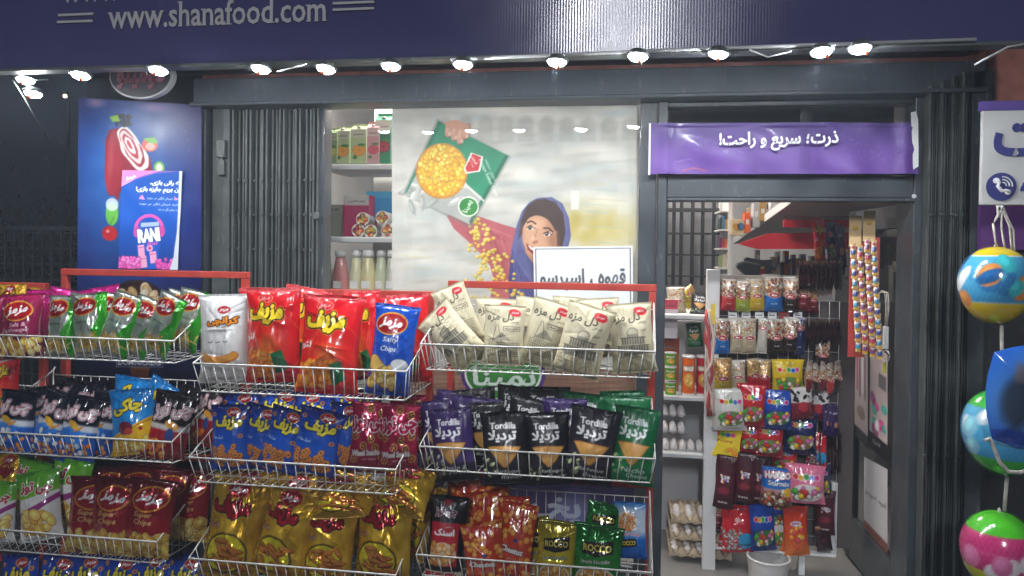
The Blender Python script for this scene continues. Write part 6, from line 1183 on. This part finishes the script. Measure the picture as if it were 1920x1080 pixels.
# wicker bin
p = at(1441, 1045, .42); tt = thing('wicker_basket', (p.x, .42, p.z-.2), 'white woven plastic basket under the hanging display', 'basket'); u = mpp(.42)
na, nz_ = 90, 40; a = np.linspace(0, 2*math.pi, na)[None, :]; z = np.linspace(0, 1, nz_)[:, None]; r_ = 36*u*(.82+.18*z)+.0025*np.sin(a*45)*np.sin(z*60); P = np.stack([r_*np.cos(a), r_*np.sin(a), .2*z+0*a], -1); ob('woven_side', grid_mesh('w', P), M['wicker'], tt, world=False)
bm = bmesh.new(); bm_tube(bm, [(36*u*math.cos(q), 36*u*math.sin(q), .202) for q in np.arange(0, 6.4, .2)], .006, 8); ob('rim', bm, M['wicker'], tt, world=False)

# ================================================================== BALLS IN NETS, RIGHT
YBL = -.55
def ball(x, y, rx, ry, label, paint, net):
    c = at(x, y, YBL); u = mpp(YBL, x); t = thing('toy_ball', c-Vector((0, 0, ry*u)), label, 'ball', 'balls hanging in nets at the right'); n, m_ = 96, 80
    cv = Cv(0, 0, 200, 100, n, m_, 'FFFFFF', 3, int(y)); paint(cv)
    for k in range(-100, 300, 5): cv.line([(k, 0), (k+60, 100)], .45, net, .35); cv.line([(k, 0), (k-60, 100)], .45, net, .35)
    a = np.linspace(0, 2*math.pi, n)[None, :]; th = np.linspace(0, math.pi, m_)[:, None]; rr = np.sin(th)*(1+.07*np.cos(th)*-1); P = np.stack([rx*u*rr*np.sin(a+.9*math.pi/2), -rx*u*rr*np.cos(a+.9*math.pi/2)*1, ry*u*(1-np.cos(th))+0*a], -1)
    ob('ball_skin', grid_mesh('b', P, cv.grid()*.8), M['plastic'], t, world=False)
    bm = bmesh.new(); bm_lathe(bm, [(.007, 2*ry*u-.004), (.006, 2*ry*u+.004), (.002, 2*ry*u+.012)], 10); ob('net_knot', bm, M['rope'], t, world=False); return t
def p1(c):
    c.vgrad([(0, 'F2D21A'), (.225, 'F2D21A'), (.24, '4AB4E0'), (.63, '3A9AD0'), (.645, 'F0C818'), (1, 'E0A812')]); c.rect(0, 22.4, 200, 23.6, 'F4F4EE'); c.rect(0, 63.4, 200, 64.2, 'F4F4EE'); c.bits(22, 0, 24, 200, 62, 10, 8, ['E88A3A', 'C8E0EC', '2A7AB8', 'F0B878', '3AC0C8']); c.bits(14, 0, 24, 200, 62, 5, 12, ['F4F4F4', '1A5A9A'])
def p2(c): c.vgrad([(0, '3AC83A'), (.29, '3AC83A'), (.30, '5AB8E0'), (.655, '3AA0D8'), (.67, '38C030'), (1, '2AA028')]); c.bits(16, 0, 30, 200, 62, 8, 6, ['8AD0EC', '2A6AA8', 'D8ECF4'])
def p3(c): c.vgrad([(0, '5AE02A'), (.30, '4AD424'), (.31, 'D8387A'), (.59, 'C83070'), (.60, 'D8E02A'), (.8, 'C8D020'), (1, 'E04A8A')]); c.bits(14, 0, 32, 200, 60, 8, 8, ['F0E8EA', 'E878A8', 'F4B0C8']); c.line([(0, 45), (200, 45)], .8, 'F0A0C0', .5)
ball(1866, 535, 62, 73, 'yellow and light blue ball, topmost of the three hanging balls', p1, 'D8E8F0')
ball(1884, 810, 72, 82, 'green and light blue ball, middle of the three hanging balls', p2, 'C8E0F0')
ball(1872, 1034, 64, 76, 'green and pink ball, lowest of the three hanging balls', p3, 'F0C0D8')
tt = thing('net_cord', at(1878, 392, YBL), 'white cotton cords knotted above the topmost ball', 'cord')
for pts in (((1876, 395), (1862, 420), (1868, 462)), ((1878, 395), (1878, 430), (1884, 466)), ((1880, 395), (1893, 425), (1897, 468)), ((1872, 408), (1870, 386), (1880, 388), (1890, 410)), ((1884, 398), (1900, 432), (1902, 474))):
    bm = bmesh.new(); P = [at(x, y, YBL-.01) for x, y in pts]; Q = []
    for i in range(len(P)-1): Q += [P[i].lerp(P[i+1], f) for f in (0, .33, .66)]
    bm_tube(bm, Q+[P[-1]], .0035, 6); ob('cord_strand', bm, M['rope'], tt)
bm = bmesh.new(); bm_tube(bm, [at(1876, 398, -.36), at(1879, 392, -.46), at(1879, 392, YBL-.02), at(1879, 386, YBL-.025)], .004, 6); ob('wall_hook', bm, M['grey'], tt)
for i, pts in enumerate((((1878, 610), (1880, 728)), ((1888, 895), (1883, 958)))):
    bm = bmesh.new(); bm_tube(bm, [at(x, y, YBL) for x, y in pts], .006, 8); tag(ob('net_cord', bm, M['rope']), ['white cord between the topmost and middle ball', 'white cord between the middle and lowest ball'][i], 'cord')
bm = bmesh.new(); bm_tube(bm, [at(x, y, YBL-.2) for x, y in ((1846, 826), (1856, 822), (1862, 835), (1874, 866), (1890, 884), (1912, 886), (1940, 878))], .006, 8); tag(ob('net_cord', bm, M['rope']), 'loose white cord looping in front of the middle ball', 'cord')
p = at(1940, 745, YBL-.14); u = mpp(YBL-.14, 1900); U, V = np.meshgrid(np.linspace(-1, 1, 50), np.linspace(-1, 1, 60)); k = np.maximum(np.abs(U), np.abs(V)); q = np.hypot(U, V)+1e-6; sq = k/q*.55+.45
cv = Cv(-1, -1, 1, 1, 50, 60, '2A62C0', 3, 4); cv.vgrad([(0, '2A6AD0'), (.6, '3A7AD0'), (1, '1E4EA8')]); cv.ell(-.1, .1, .7, .8, '6A98CC', .6, 0, .5); cv.ell(-.45, .1, .28, .62, '26303E', .85, 8, .3); cv.ell(.15, .05, .22, .6, '5AB4C4', .8, -6, .3); cv.ell(-.42, -.5, .14, .2, '8A6A5C', .6, 0, .3); cv.ell(.18, -.5, .14, .2, 'D8C8A0', .6, 0, .3); cv.poly([(-1, .72), (1, .6), (1, .9), (-1, .95)], '1A3E94')
P = np.stack([p.x+U*sq*85*u, YBL-.14-.03*(1-np.clip(k, 0, 1)**3), p.z+V*sq*98*u], -1); tt = thing('toy_pouch', p, 'blue printed toy pouch hanging in front of the middle ball', 'toy')
ob('pouch_front', grid_mesh('p', P, cv.grid()), M['plastic'], tt); P2 = P.copy(); P2[..., 1] = YBL-.14+.02*(1-np.clip(k, 0, 1)**3); ob('pouch_back', grid_mesh('p', P2, cv.grid(), flip=True), M['plastic'], tt)
tag(ob('dark_infill', boxes(((xr+.01, -.13, .05), (xr+1.9, -.085, Z(472, 1850, -.13)))), M['darker']), 'black shutter panel added to blacken the wall behind the hanging balls', 'infill')  # panel added only to make the lower wall black
